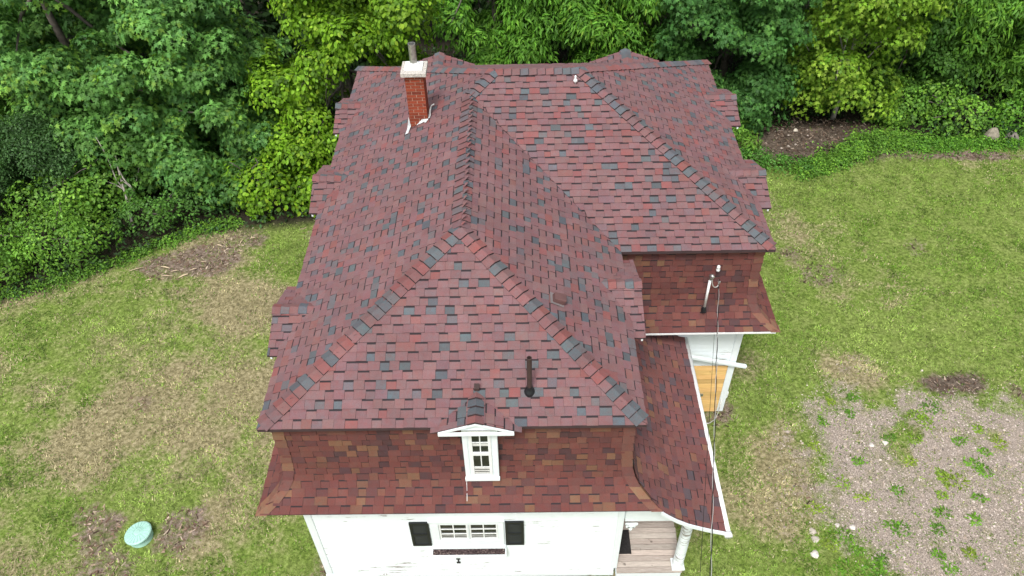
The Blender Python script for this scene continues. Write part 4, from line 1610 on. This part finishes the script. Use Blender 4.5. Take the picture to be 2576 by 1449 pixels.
def plant(name, label, cat, base, lobes, kind, mat, pal, per_m2=2.2, radius=.5, per=26, size=.17, droop=.5, jit=.36, trunk=.14, bark=None, limbs=9, group=None,
          top=None, n_obj=0, bright=None, shell=(.55, 1.0), flat=.45, lean=(0, 0), twigs=0, crown_name="crown", gaps=()):
    root = empty(name, (base[0], base[1], float(ground_z(np.array([base[0]]), np.array([base[1]]))[0])))
    tag(root, label, cat, group)
    q, o = sprays_on(lobes, per_m2, no_house, shell, gaps)
    pos, nrm, tip, sz, col = spray_leaves(q, o, radius, per, size, droop, pal, jit, flat, bright)
    ok = ~no_house(pos) & (pos[:, 2] > .04)
    pos, nrm, tip, sz, col = pos[ok], nrm[ok], tip[ok], sz[ok], col[ok]
    crown = empty_mesh = None
    bark = bark or M_BARK
    t = MB()
    zt = top or max(c[2] + r[2] * .5 for c, r in lobes)
    c0 = np.array(lobes[0][0], float)
    tp = wobble((base[0], base[1], root.location.z - .1), (c0[0] * .8 + base[0] * .2 + lean[0], c0[1] * .8 + base[1] * .2 + lean[1], zt), 8, .05)
    t.tube(tp, np.linspace(trunk, trunk * .25, len(tp)), 9)
    part(t, "trunk" if trunk > .045 else "stem", bark, root, smooth=True)
    lm = MB()
    if limbs and len(q):
        for k in range(limbs):
            g = q[nrg.integers(len(q))] - o[0] * 0
            st = tp[min(len(tp) - 2, 2 + int(nrg.integers(0, len(tp) - 3)))]
            pts = wobble(st, g, 5, .12)
            lm.tube(pts, np.linspace(trunk * .38, .012, len(pts)), 5)
        for k in range(twigs):
            i = nrg.integers(len(q))
            a_ = q[i] - o[i] * .9 * radius + np.array((0, 0, -.1))
            lm.tube(wobble(a_, q[i] + o[i] * radius * .7, 4, .15), [.016, .013, .010, .007, .005], 4)
        part(lm, "limb", bark, root, smooth=True)
    if n_obj:
        # crown mesh first, so that the single leaves can be its children
        holder = None
        p_, t_ = leaf_shape(kind)
        px, py, pz = project(pos)
        cm = np_mesh(crown_name, np.zeros((3, 3)), np.array([[0, 1, 2]]), mat)
        rest = None
        cm.parent = root
        cm.matrix_parent_inverse = Matrix.Translation(-root.location)
        rest = leaf_objects(kind, mat, cm, root, pos, nrm, tip, sz, col, n_obj)
        v, tr, c = leaf_mesh(kind, pos[rest], nrm[rest], tip[rest], sz[rest], col[rest])
        tmp = np_mesh("crown_tmp", v, tr, mat, None, c)
        old = cm.data
        cm.data = tmp.data
        bpy.data.objects.remove(tmp)
        bpy.data.meshes.remove(old)
        cm.data.name = crown_name
    else:
        v, tr, c = leaf_mesh(kind, pos, nrm, tip, sz, col)
        cm = np_mesh(crown_name, v, tr, mat, root, c)
        cm.matrix_parent_inverse = Matrix.Translation(-root.location)
    cm['kind'] = 'stuff'
    return root


MAPLE = [((0.115, 0.265, 0.06), 6), ((0.085, 0.21, 0.055), 4), ((0.155, 0.33, 0.075), 3), ((0.2, 0.37, 0.06), 1)]
LIME = [((0.163, 0.3105, 0.0176), 6), ((0.1268, 0.2587, 0.0156), 4), ((0.2173, 0.3795, 0.0293), 2), ((0.0845, 0.1725, 0.0176), 2)]
DARKS = [((0.045, 0.105, 0.03), 6), ((0.065, 0.145, 0.04), 3), ((0.09, 0.18, 0.055), 1)]
SHRUB = [((0.13, 0.275, 0.035), 5), ((0.095, 0.215, 0.032), 4), ((0.18, 0.34, 0.04), 2)]
MID = [((0.115, 0.275, 0.03), 5), ((0.085, 0.215, 0.028), 4), ((0.17, 0.36, 0.04), 2)]
YELL = [((0.185, 0.32, 0.028), 5), ((0.15, 0.28, 0.025), 4), ((0.25, 0.38, 0.045), 2), ((0.11, 0.23, 0.025), 2)]
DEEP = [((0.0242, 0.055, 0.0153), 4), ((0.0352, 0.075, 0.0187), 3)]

plant("maple_tree", "tall blue green maple with drooping lobed leaves and a grey trunk behind the left lawn", "tree", (-9.57, 15.0),
      [((-7.2, 14.6, 3.2), (3.5, 2.6, 3.5)), ((-5.2, 13.2, 1.6), (2.0, 1.7, 1.9)), ((-9.2, 14.2, 5.4), (2.2, 2.0, 2.0)), ((-7.6, 12.9, 1.7), (1.7, 1.2, 1.6))],
      'maple', M_LEAF, MAPLE, per_m2=2.8, radius=.42, per=38, size=.15, droop=.7, trunk=.19, bark=M_BARK, limbs=7, n_obj=300, bright=((.17, .30, .045), .12), top=7.5, lean=(-2.0, .2), gaps=(((-9.6, 14.4, 3.6), 1.0), ((-3.4, 13.4, 2.5), 1.0), ((-5.0, 12.6, 2.2), .8)))
plant("elm_tree", "bright lime green tree with small pointed leaves beside the chimney corner", "tree", (-1.4, 15.6),
      [((-1.6, 15.0, 3.1), (2.5, 2.0, 2.9)), ((-2.3, 13.2, 1.0), (1.3, 1.2, 1.6)), ((.8, 15.0, 1.6), (1.5, 1.3, 1.4)), ((-.4, 14.4, 5.5), (2.2, 1.8, 1.6))],
      'round', M_LEAF, LIME, per_m2=3.2, radius=.40, per=34, size=.13, droop=.8, trunk=.15, limbs=10, twigs=24, n_obj=300, bright=((.26, .40, .03), .18), top=7.0, gaps=(((-3.6, 13.6, 2.2), .9), ((.9, 15.2, 3.6), 1.0)))
plant("elm_sapling", "low lime green sapling spilling over the mulch beside the left roof edge", "tree", (-3.6, 12.2),
      [((-3.7, 11.9, .75), (1.5, .9, .95)), ((-2.2, 11.9, .6), (1.0, .8, .8))], 'round', M_LEAF, LIME, per_m2=4.2, radius=.4, per=28, size=.14, droop=.8, trunk=.05, limbs=6, n_obj=120,
      bright=((.27, .40, .03), .2), top=1.6)
plant("maple_tree", "young maple with a thin pale leaning stem among the left shrubs", "tree", (-7.45, 10.9),
      [((-7.5, 11.9, 1.75), (1.2, .9, .9))], 'maple', M_LEAF, [((.095, .21, .035), 5), ((.07, .17, .035), 3)], per_m2=3.6, radius=.38, per=24, size=.15, droop=.6, trunk=.05, bark=M_BARKP,
      limbs=6, n_obj=80, top=2.2)
plant("cherry_tree", "mid green layered tree at the top left edge", "tree", (-12.4, 16.2),
      [((-11.7, 15.2, 2.6), (1.9, 1.5, 2.2)), ((-13.5, 15.0, 4.0), (2.0, 1.6, 2.4))], 'long', M_LEAF, [((.11, .25, .030), 5), ((.08, .20, .028), 4), ((.15, .31, .035), 2)], per_m2=3.0, radius=.5, per=34,
      size=.20, droop=.45, trunk=.13, limbs=7, top=6)
plant("shrub", "dark fine leaved shrub mass at the left edge under the layered tree", "shrub", (-10.2, 12.6),
      [((-10.4, 12.4, 1.5), (1.7, 1.3, 1.35)), ((-12.3, 11.8, 1.4), (1.5, 1.4, 1.3))], 'small', M_LEAFG, DARKS, per_m2=6.0, radius=.34, per=48, size=.085, droop=.2, jit=.5, trunk=.06, limbs=8, top=2.0, crown_name="foliage")
plant("shrub", "broad bright green shrub bulging over the left lawn edge", "shrub", (-8.8, 9.9),
      [((-8.9, 9.6, .75), (1.7, 1.15, 1.0)), ((-10.6, 9.0, .8), (1.3, 1.2, 1.0))], 'small', M_LEAFG, SHRUB, per_m2=6.5, radius=.34, per=40, size=.105, droop=.2, jit=.45, trunk=.05, limbs=8, top=1.2, crown_name="foliage")
plant("shrub", "rounded shrub below the thin stemmed young maple", "shrub", (-6.9, 10.9),
      [((-6.9, 10.75, .55), (1.15, .7, .7)), ((-5.6, 11.5, .5), (1.0, .7, .75))], 'small', M_LEAFG, [((.075, .18, .035), 4), ((.10, .23, .035), 3)], per_m2=7.0, radius=.3, per=36, size=.10, droop=.2, jit=.45, trunk=.04,
      limbs=6, top=.9, crown_name="foliage")
plant("shrub", "tall mixed shrub between the dark shrub and the broad bright shrub", "shrub", (-9.3, 11.3),
      [((-9.4, 11.0, 1.0), (1.4, .9, .9)), ((-8.2, 11.5, 1.0), (.9, .8, 1.0))], 'round', M_LEAFG, SHRUB, per_m2=5.5, radius=.34, per=32, size=.11, droop=.3, jit=.45, trunk=.05, limbs=7, top=1.5, crown_name="foliage")
plant("walnut_tree", "mid green tree with drooping long leaflets behind the middle of the roof", "tree", (3.4, 19.0),
      [((2.9, 17.8, 3.2), (2.1, 1.8, 1.9)), ((5.2, 18.2, 4.2), (1.9, 1.6, 1.6)), ((3.6, 16.6, .9), (1.3, .9, .9))], 'long', M_LEAF, MID, per_m2=2.7, radius=.5, per=34, size=.22, droop=.9, trunk=.16, limbs=8, n_obj=120, top=6.5)
plant("walnut_tree", "mid green tree with long leaflets above the right rear dormer peak", "tree", (7.5, 18.6),
      [((7.1, 17.3, 3.0), (1.8, 1.5, 1.9)), ((6.4, 16.6, 1.2), (1.3, .9, .9)), ((8.4, 17.6, 4.6), (1.6, 1.4, 1.6))], 'long', M_LEAF, MID, per_m2=2.8, radius=.48, per=34, size=.21, droop=.8, trunk=.15, limbs=8, n_obj=120,
      bright=((.17, .30, .03), .12), top=6.2)
plant("maple_tree", "dense dark green maple towering behind the right rear roof corner", "tree", (10.9, 17.3),
      [((10.5, 16.0, 2.9), (2.0, 1.6, 2.6)), ((9.6, 15.3, 1.3), (1.0, .8, 1.0)), ((11.4, 15.2, 1.2), (1.4, 1.0, 1.5)), ((10.4, 15.8, 5.2), (2.0, 1.7, 1.7))],
      'maple', M_LEAF, [((.080, .20, .045), 5), ((.060, .165, .04), 4), ((.105, .25, .05), 2)], per_m2=3.5, radius=.40, per=38, size=.135, droop=.8, trunk=.16, limbs=8, n_obj=300, top=6.5)
plant("maple_tree", "yellow green maple with bare twigs above the dirt mound", "tree", (14.36, 15.75),
      [((14.1, 15.9, 3.0), (1.65, 1.3, 2.0)), ((13.2, 15.2, 1.75), (1.1, .8, .75)), ((15.1, 15.2, 1.6), (1.0, .75, .75)), ((14.6, 15.6, 4.8), (1.6, 1.4, 1.5))],
      'maple', M_LEAF, YELL, per_m2=2.9, radius=.40, per=34, size=.13, droop=.5, trunk=.085, bark=M_BARKP, limbs=12, twigs=40, n_obj=300, top=5.6, gaps=(((14.36, 15.0, .5), .75),))
plant("ash_tree", "layered fresh green tree with a leaning grey trunk at the top right corner", "tree", (20.6, 17.9),
      [((19.4, 17.8, 3.0), (2.3, 1.7, 2.3)), ((21.6, 17.3, 2.0), (1.8, 1.5, 2.0)), ((18.2, 17.5, 4.6), (2.0, 1.6, 1.6))], 'long', M_LEAF, [((.115, .26, .030), 5), ((.085, .205, .028), 4), ((.165, .33, .035), 2)],
      per_m2=2.8, radius=.55, per=36, size=.21, droop=.35, flat=.28, trunk=.2, bark=M_BARKP, limbs=9, n_obj=100, top=6)
plant("alder_tree", "dark green tree filling the gap right of the yellow green maple", "tree", (17.2, 17.8),
      [((17.0, 17.1, 1.7), (1.4, 1.2, 1.9)), ((16.6, 17.3, 4.0), (1.4, 1.2, 1.8)), ((18.4, 16.8, 1.1), (1.2, 1.0, 1.2))], 'round', M_LEAF, [((.060, .15, .025), 5), ((.085, .195, .03), 3)], per_m2=4.2, radius=.4, per=34, size=.12,
      droop=.5, trunk=.1, limbs=7, top=5)
for lb, b, lobes, pal in (("bushy green shrub right of the dirt mound", (16.6, 15.9), [((16.5, 15.7, .55), (1.0, .75, .75)), ((15.9, 16.0, .9), (.9, .7, .9))], SHRUB),
                          ("leafy shrub between the mound shrub and the pale boulder", (18.3, 15.5), [((18.3, 15.3, .5), (1.1, .75, .75)), ((17.6, 15.9, .8), (.9, .7, .8))], SHRUB),
                          ("bright leafy shrub behind the pale boulder at the right edge", (20.3, 15.3), [((20.3, 15.3, .55), (1.2, .7, .8)), ((21.6, 15.0, .6), (1.1, .8, .9))], MID)):
    plant("shrub", lb, "shrub", b, lobes, 'round', M_LEAFG, pal, per_m2=7.0, radius=.32, per=32, size=.105, droop=.3, jit=.45, trunk=.04, limbs=6, top=1.0, crown_name="foliage")
plant("shrub", "low dark green clump in front of the dirt mound by the right roof edge", "shrub", (12.3, 13.3),
      [((12.2, 13.2, .18), (1.05, .42, .36)), ((11.2, 13.5, .25), (.8, .5, .45))], 'small', M_LEAFG, [((.07, .19, .03), 4), ((.10, .25, .035), 3)], per_m2=11, radius=.24, per=34, size=.085, droop=.1, jit=.5, trunk=.02, limbs=0, top=.3, crown_name="foliage")
plant("shrub", "tall weedy saplings between the right roof edge and the dirt mound", "shrub", (10.9, 14.6),
      [((10.8, 14.5, .6), (.6, .6, .8)), ((11.0, 13.8, .5), (.45, .4, .55))], 'long', M_LEAF, [((.11, .24, .03), 4), ((.16, .30, .04), 2)], per_m2=7, radius=.3, per=22, size=.16, droop=.3, jit=.5, trunk=.02, limbs=4, top=1.0, crown_name="foliage")


# ground cover along the right wood edge, and between the lawn and the shrubs on the left
def cover(name, label, pts, half, h, n, pal, size=.08):
    P = np.array(pts, float)
    seg = nrg.integers(0, len(P) - 1, n)
    t = nrg.random(n)
    c = P[seg] * (1 - t)[:, None] + P[seg + 1] * t[:, None] + nrg.normal(0, half, (n, 2))
    z = ground_z(c[:, 0], c[:, 1])
    q = np.stack([c[:, 0], c[:, 1], z + h * nrg.random(n)], 1)
    o = unit(np.stack([nrg.normal(0, .4, n), nrg.normal(-.2, .4, n), np.ones(n)], 1))
    pos, nrm, tip, sz, col = spray_leaves(q, o, .13, 9, size, .1, pal, .45)
    v, tr, cc = leaf_mesh('small', pos, nrm, tip, sz, col)
    ob = np_mesh(name, v, tr, M_LEAF, None, cc)
    ob['kind'] = 'stuff'
    ob['label'] = label
    ob['category'] = 'ground cover'
    return ob


cover("ground_cover", "bright creeping ground cover along the front of the dirt mound", [(12.6, 13.0), (13.6, 13.5), (14.6, 14.0), (15.6, 14.5), (16.6, 14.6)], .22, .22, 1500, SHRUB, .085)
cover("ground_cover", "leafy ground cover at the foot of the right hand shrubs", [(16.2, 14.6), (17.4, 14.4), (18.6, 14.5), (20.0, 14.5), (22, 14.5)], .25, .15, 1300, MID, .08)
cover("ground_cover", "low leafy weeds along the foot of the left shrubs", [(-10.5, 7.9), (-8.6, 8.6), (-6.9, 9.7), (-5.6, 10.6), (-4.4, 11.0)], .16, .14, 700, SHRUB, .075)

x_, y_ = nrg.uniform(-20, 27, 9000), nrg.uniform(7, 21, 9000)
f_ = ground_fields(x_, y_)[3]
k_ = (f_ > .8) & ~((x_ > 11.2) & (x_ < 15.6) & (y_ < 15.6)) & ~((x_ > -1) & (x_ < 9.6) & (y_ < 11.8))
x_, y_ = x_[k_], y_[k_]
q_ = np.stack([x_, y_, ground_z(x_, y_) + .05 + .5 * nrg.random(len(x_)) ** 2], 1)
q_ = q_[in_view(q_, 100)]
o_ = unit(np.stack([nrg.normal(0, .4, len(q_)), nrg.normal(-.1, .4, len(q_)), np.ones(len(q_))], 1))
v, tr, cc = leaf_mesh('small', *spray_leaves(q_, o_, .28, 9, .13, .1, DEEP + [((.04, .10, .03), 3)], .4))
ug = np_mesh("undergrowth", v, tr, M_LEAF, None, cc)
ug['kind'] = 'stuff'

# the wood behind: taller, darker trees that close the view between the front ones
back = [(-17, 19), (-13.5, 21), (-9.5, 20.5), (-5.5, 20), (-2, 21.5), (1.5, 23), (5.5, 22.5), (9.5, 21.5), (13, 20.5), (16.5, 21.5), (21, 21.5), (25, 19.5), (-15.5, 14.5), (24.5, 16.5), (-18, 11.5), (-14.2, 10.2), (-21, 8.5), (28, 18)]
desc = ["far left corner behind the layered tree", "left behind the big maple trunk", "behind the big left maple", "between the big maple and the lime tree", "behind the lime tree", "left of centre behind the roof ridge",
        "behind the middle of the roof ridge", "behind the right rear dormer", "behind the dense right maple", "behind the yellow green maple", "behind the layered right tree", "at the far right edge", "outside the left edge", "outside the right edge", "farther out on the left", "near the lawn on the far left", "farthest out on the left", "farthest out on the right"]
for (bx_, by_), dsc in zip(back, desc):
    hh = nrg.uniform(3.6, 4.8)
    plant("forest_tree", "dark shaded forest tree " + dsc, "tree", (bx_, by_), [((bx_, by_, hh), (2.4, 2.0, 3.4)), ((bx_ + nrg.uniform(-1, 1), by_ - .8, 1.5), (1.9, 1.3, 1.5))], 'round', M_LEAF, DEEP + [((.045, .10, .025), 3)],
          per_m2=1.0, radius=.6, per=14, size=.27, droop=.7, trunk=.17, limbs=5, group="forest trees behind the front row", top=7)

# ------------------------------------------------------------------ lawn: blades, straw, gravel, chips
def scatter(n, x0, x1, y0, y1):
    x, y = nrg.uniform(x0, x1, n), nrg.uniform(y0, y1, n)
    z = ground_z(x, y)
    k = in_view(np.stack([x, y, z], 1), 60)
    k &= ~((x > .1) & (x < 8.45) & (y > 4) & (y < 10.7)) & ~((x > .1) & (x < 6.92) & (y > .0) & (y < 4.1)) & (np.hypot(x + 3.83, y - 1.02) > .29)
    return x[k], y[k], z[k]


x, y, z = scatter(370000, -14, 24, -2, 16)
dr, so, gr, fo = ground_fields(x, y)
pr = np.clip(1.15 - 0.35 * dr, 0, 1) * (1 - np.clip(so * 1.4 - .15, 0, .93)) * (1 - np.clip(gr * 1.3 - .1, 0, .86)) * (1 - fo)
lush = fbm(x, y, .45, 77)
k = nrg.random(len(x)) < pr * np.clip(3.6 * (lush - .30) + 1.2 * (vnoise(x, y, .16, 9) - .5), 0.02, 1) * 0.85
x, y, z, dr, lush = x[k], y[k], z[k], dr[k], lush[k]
n = len(x)
BL = 2
bi = np.repeat(np.arange(n), BL)
an = nrg.uniform(0, 2 * math.pi, n * BL)
ln = nrg.uniform(.035, .085, n * BL) * (0.75 + .6 * lush[bi])
wd = nrg.uniform(.008, .017, n * BL)
b0 = np.stack([x[bi] + nrg.normal(0, .02, n * BL), y[bi] + nrg.normal(0, .02, n * BL), z[bi] - .004], 1)
dirv = np.stack([np.cos(an), np.sin(an), nrg.uniform(.35, 1.1, n * BL)], 1)
sdv = np.stack([-np.sin(an), np.cos(an), np.zeros(n * BL)], 1)
v = np.stack([b0 - sdv * wd[:, None], b0 + sdv * wd[:, None], b0 + unit(dirv) * ln[:, None]], 1).reshape(-1, 3)
tr = np.arange(n * BL * 3).reshape(-1, 3)
isdry = nrg.random(n * BL) < np.clip(dr[bi] * .95 - .04, .05, .9)
hue = np.clip((fbm(x, y, 2.1, 40)[bi] - .5) * 2.2 + .5, 0, 1)
gcol = np.array((.115, .22, .022)) * (1 - hue[:, None]) + np.array((.30, .40, .10)) * hue[:, None]
fine = vnoise(x, y, .11, 3)[bi] * .6 + vnoise(x, y, .27, 4)[bi] * .4
cl = np.where(isdry[:, None], np.array((.40, .35, .21)), gcol) * nrg.uniform(.65, 1.35, (n * BL, 1)) * (.32 + 1.36 * fine[:, None])
grass = np_mesh("grass", v, tr, M_GRASS, None, np.repeat(np.concatenate([np.clip(cl, 0, 1), np.ones((n * BL, 1))], 1), 3, 0))
grass['kind'] = 'stuff'

# gravel stones
x, y, z = scatter(60000, 8.8, 16, -1.5, 5.6)
dr, so, gr, fo = ground_fields(x, y)
k = nrg.random(len(x)) < np.clip(gr * 1.2 - .1, 0.01, 1) * .85
x, y, z = x[k], y[k], z[k]
n = len(x)
r = nrg.lognormal(-4.35, .38, n)
oc = np.array([(1, 0, 0), (0, 1, 0), (-1, 0, 0), (0, -1, 0), (0, 0, .7)], float)
an = nrg.uniform(0, 6.28, n)
ca, sa = np.cos(an), np.sin(an)
sx, sy2 = r * nrg.uniform(.7, 1.4, n), r * nrg.uniform(.6, 1.1, n)
jit = 1 + nrg.uniform(-.25, .25, (n, 5))
lx, ly, lz = oc[None, :, 0] * sx[:, None] * jit, oc[None, :, 1] * sy2[:, None] * jit, oc[None, :, 2] * r[:, None] * jit
v = np.stack([x[:, None] + lx * ca[:, None] - ly * sa[:, None], y[:, None] + lx * sa[:, None] + ly * ca[:, None], z[:, None] + lz - .002], 2).reshape(-1, 3)
ot = np.array([(0, 1, 4), (1, 2, 4), (2, 3, 4), (3, 0, 4)])
tr = (ot[None] + (np.arange(n) * 5)[:, None, None]).reshape(-1, 3)
pal = np.array([(.40, .335, .29), (.28, .235, .205), (.54, .47, .42), (.36, .29, .24), (.15, .13, .115)])
cl = pal[nrg.choice(5, n, p=(.34, .24, .17, .15, .1))] * nrg.uniform(.85, 1.15, (n, 1))
gravel = np_mesh("gravel", v, tr, M_ROCK, None, np.repeat(np.concatenate([cl, np.ones((n, 1))], 1), 5, 0))
gravel['kind'] = 'stuff'

# mulch, chips and dead leaves on the bare soil
x, y, z = scatter(150000, -12, 22, -2, 16.5)
dr, so, gr, fo = ground_fields(x, y)
k = nrg.random(len(x)) < np.clip(np.maximum(so * 1.5 - .45, 0), 0, 1) * .8
x, y, z = x[k], y[k], z[k]
n = len(x)
an = nrg.uniform(0, 6.28, n)
ln, wd = nrg.uniform(.02, .07, n), nrg.uniform(.006, .016, n)
d = np.stack([np.cos(an), np.sin(an), nrg.normal(0, .18, n)], 1) * ln[:, None]
s = np.stack([-np.sin(an), np.cos(an), nrg.normal(0, .3, n)], 1) * wd[:, None]
c = np.stack([x, y, z + .012], 1)
v = np.stack([c - d - s, c + d - s, c + d + s, c - d + s], 1).reshape(-1, 3)
tr = (np.array([(0, 1, 2), (0, 2, 3)])[None] + (np.arange(n) * 4)[:, None, None]).reshape(-1, 3)
pal = np.array([(.10, .062, .044), (.16, .105, .075), (.26, .19, .14), (.40, .32, .25), (.055, .035, .026)])
cl = pal[nrg.choice(5, n, p=(.30, .26, .20, .10, .14))] * nrg.uniform(.8, 1.2, (n, 1)) * np.where(y > 12, .75, np.where(x > 5, .8, 1.2))[:, None]
mulch = np_mesh("mulch", v, tr, M_CHIP, None, np.repeat(np.concatenate([cl, np.ones((n, 1))], 1), 4, 0))
mulch['kind'] = 'stuff'

# split pieces of pale wood left on the mulch
def sliver(x, y, L, an, wdt):
    m = MB()
    z0 = float(ground_z(np.array([x]), np.array([y]))[0]) + .03
    a_ = np.array((x - L / 2 * math.cos(an), y - L / 2 * math.sin(an), z0))
    b_ = np.array((x + L / 2 * math.cos(an), y + L / 2 * math.sin(an), z0 + .02))
    mid = (a_ + b_) / 2 + np.array((0, .01, .008))
    c = rng.uniform(.85, 1.1)
    m.tube([a_, mid, b_], [wdt * .5, wdt, wdt * .35], 5, col=(.58 * c, .46 * c, .32 * c, 1))
    return m.build("wood_splinter", M_CHIP, tint=True)


for (x_, y_, L, an, wd_) in ((-4.62, 9.98, .22, -.5, .022), (-4.05, 10.15, .16, 1.2, .016), (-3.75, 10.3, .14, 0, .016), (-4.0, 9.75, .2, -.4, .014), (-5.9, 9.1, .28, -.35, .022), (-5.75, 8.75, .34, -.1, .016), (-5.3, 8.75, .26, .5, .022),
                           (-5.6, 8.95, .22, .2, .014), (-6.7, 9.05, .4, .35, .012), (-5.1, 9.0, .2, .3, .012), (-4.9, 9.3, .18, -.2, .012), (-6.2, 8.6, .2, .1, .014)):
    tag(sliver(x_, y_, L, an, wd_), "split pale wood splinter lying on the mulch at the left lawn edge", "wood splinter", "wood splinters on the left mulch")


# rocks
def rock(x, y, r, flat, col, label, cat="rock", group=None, sc=(1, 1)):
    m = MB()
    seg, rings = 9, 5
    z0 = float(ground_z(np.array([x]), np.array([y]))[0])
    ph = rng.uniform(0, 6)
    pts = []
    for j in range(rings + 1):
        el_ = math.pi / 2 * (j / rings) - .35 * (1 - j / rings)
        row = []
        for i in range(seg):
            a_ = 2 * math.pi * i / seg + ph
            q = 1 + .18 * math.sin(3 * a_ + ph) * math.cos(el_) + rng.uniform(-.09, .09)
            row.append((x + r * q * sc[0] * math.cos(a_) * math.cos(el_), y + r * q * sc[1] * math.sin(a_) * math.cos(el_), z0 + r * flat * math.sin(el_) * (1 + rng.uniform(-.06, .06) if j < rings else 1)))
        pts.append(row)
    for j in range(rings):
        for i in range(seg):
            k_ = (i + 1) % seg
            m.face([pts[j][i], pts[j][k_], pts[j + 1][k_], pts[j + 1][i]], col + (1,))
    o_ = m.build("rock", M_ROCK, tint=True)
    return tag(o_, label, cat, group)


PALE = (.62, .58, .53)
rock(9.60, .50, .085, .75, PALE, "largest white stone, in the grass beside the gravel near the bottom edge")
rock(11.84, 3.07, .062, .6, PALE, "white stone in open gravel, right one of a pair")
rock(11.53, 3.02, .055, .6, (.55, .52, .48), "pale grey stone in open gravel, left one of a pair")
rock(10.51, 1.07, .06, .7, PALE, "white stone right of a weed clump in the lower gravel")
rock(10.22, 1.12, .05, .7, (.52, .48, .44), "small buff stone left of the white stone in the lower gravel")
rock(9.69, .99, .075, .5, (.45, .40, .34), "tan flat stone at the gravel edge, upper one of two")
rock(9.70, .82, .08, .5, (.42, .38, .33), "tan flat stone at the gravel edge, lower one of two")
rock(19.2, 14.75, .27, 1.5, (.27, .24, .19), "pale upright boulder among the leaves at the right wood edge", "boulder", sc=(.8, .8))
rock(19.85, 14.7, .22, 1.1, (.18, .16, .14), "grey boulder right of the pale upright one", "boulder")
rock(12.9, 14.95, .07, 1.0, (.60, .54, .45), "pale block on top of the dirt mound")
for k in range(26):
    a_, b_ = rng.uniform(11.6, 15.6), rng.uniform(14.1, 15.1)
    rock(a_, b_, rng.uniform(.02, .04), .7, (.36, .31, .27), "small stone scattered on the dirt mound", "stone", "small stones on the dirt mound")


# tiny weeds, too many to count
x, y, z = scatter(15000, 8.6, 17, -1.5, 6.2)
dr, so, gr, fo = ground_fields(x, y)
k = nrg.random(len(x)) < (.12 + .88 * (fbm(x, y, .6, 88) > .53)) * np.clip(gr + .25, 0, 1) * .55
q_ = np.stack([x[k], y[k], z[k] + .01], 1)
o_ = np.tile(np.array((0., 0, 1)), (len(q_), 1))
v, tr, cc = leaf_mesh('small', *spray_leaves(q_, o_, .045, 6, .032, .1, [((.13, .25, .03), 4), ((.10, .19, .025), 3), ((.22, .29, .03), 2)], .4))
sw = np_mesh("small_weeds", v, tr, M_LEAF, None, cc)
sw['kind'] = 'stuff'


# weed clumps in the gravel and the lawn
WEEDS = [(13.47, 3.1, .13), (11.95, 3.2, .11), (11.52, 4.3, .14), (10.98, 4.2, .12), (13.53, 2.52, .15), (13.69, 2.32, .14), (12.94, 2.09, .26), (12.75, 2.2, .18), (10.61, 2.07, .15), (10.65, 3.65, .12), (10.92, 1.74, .12),
         (11.44, 1.02, .17), (11.3, 1.12, .12), (10.25, .86, .20), (12.56, 1.76, .13), (12.09, .18, .12), (10.63, .11, .20), (10.75, .22, .18), (12.6, .49, .14), (11.33, 3.86, .10), (12.21, 2.58, .12), (11.97, .46, .14),
         (12.93, 3.61, .24), (12.8, 3.8, .22), (12.51, 3.19, .15), (10.47, .56, .13), (10.12, .2, .17), (10.86, .35, .11), (9.9, 1.5, .14), (9.95, .7, .14), (13.2, 4.0, .18), (10.3, 3.0, .12), (12.4, 1.35, .16), (12.2, 1.0, .14), (11.7, 1.9, .12),
         (13.0, 1.2, .11), (13.3, 1.7, .12), (11.1, 2.6, .14), (14.0, 3.4, .16), (14.3, 3.0, .14), (13.9, 2.8, .12)]
for (x_, y_, r_) in WEEDS:
    n_ = int(30 + r_ * 330)
    r_ *= rng.uniform(.75, 1.1)
    aa, rr_ = nrg.uniform(0, 6.28, n_), r_ * nrg.random(n_) ** .5
    sx_, sy_2 = nrg.uniform(.7, 1.4), nrg.uniform(.6, 1.1)
    zz = float(ground_z(np.array([x_]), np.array([y_]))[0])
    pos = np.stack([x_ + sx_ * rr_ * np.cos(aa) + nrg.normal(0, .02, n_), y_ + sy_2 * rr_ * np.sin(aa) + nrg.normal(0, .02, n_), zz + .01 + (r_ - rr_) * .30 * nrg.random(n_)], 1)
    tall = rng.random() < .4
    nrm = unit(np.stack([np.cos(aa) * .3, np.sin(aa) * .3 - .2, np.ones(n_)], 1) + nrg.normal(0, .3, (n_, 3)))
    tip = np.stack([np.cos(aa), np.sin(aa), .25 * np.ones(n_)], 1) + nrg.normal(0, .5, (n_, 3))
    c0_ = np.array(rng.choice([(.13, .29, .025), (.10, .23, .025), (.20, .33, .035), (.23, .33, .04)]))
    cl = np.concatenate([np.clip(c0_ * nrg.uniform(.6, 1.4, (n_, 1)), 0, 1), np.ones((n_, 1))], 1)
    v, tr, cc = leaf_mesh('long' if tall else 'small', pos, nrm, tip, nrg.uniform(.04, .075, n_) * (1.5 if tall else 1), cl)
    me_o = np_mesh("weed_clump", v, tr, M_LEAF, None, cc)
    size_w = "large" if r_ > .17 else ("small" if r_ < .115 else "medium")
    where = "at the left edge of the gravel" if x_ < 10.4 else ("along the upper edge of the gravel" if y_ > 3.4 else ("in the right part of the gravel" if x_ > 12.4 else ("low in the middle of the gravel" if y_ < 1.2 else "in the middle of the gravel")))
    kind_w = "spiky grass tuft" if tall else ("yellow green leafy weed" if c0_[0] > .16 else "green leafy weed")
    tag(me_o, "%s %s %s" % (size_w, kind_w, where), "weed", "weed clumps in the gravel")
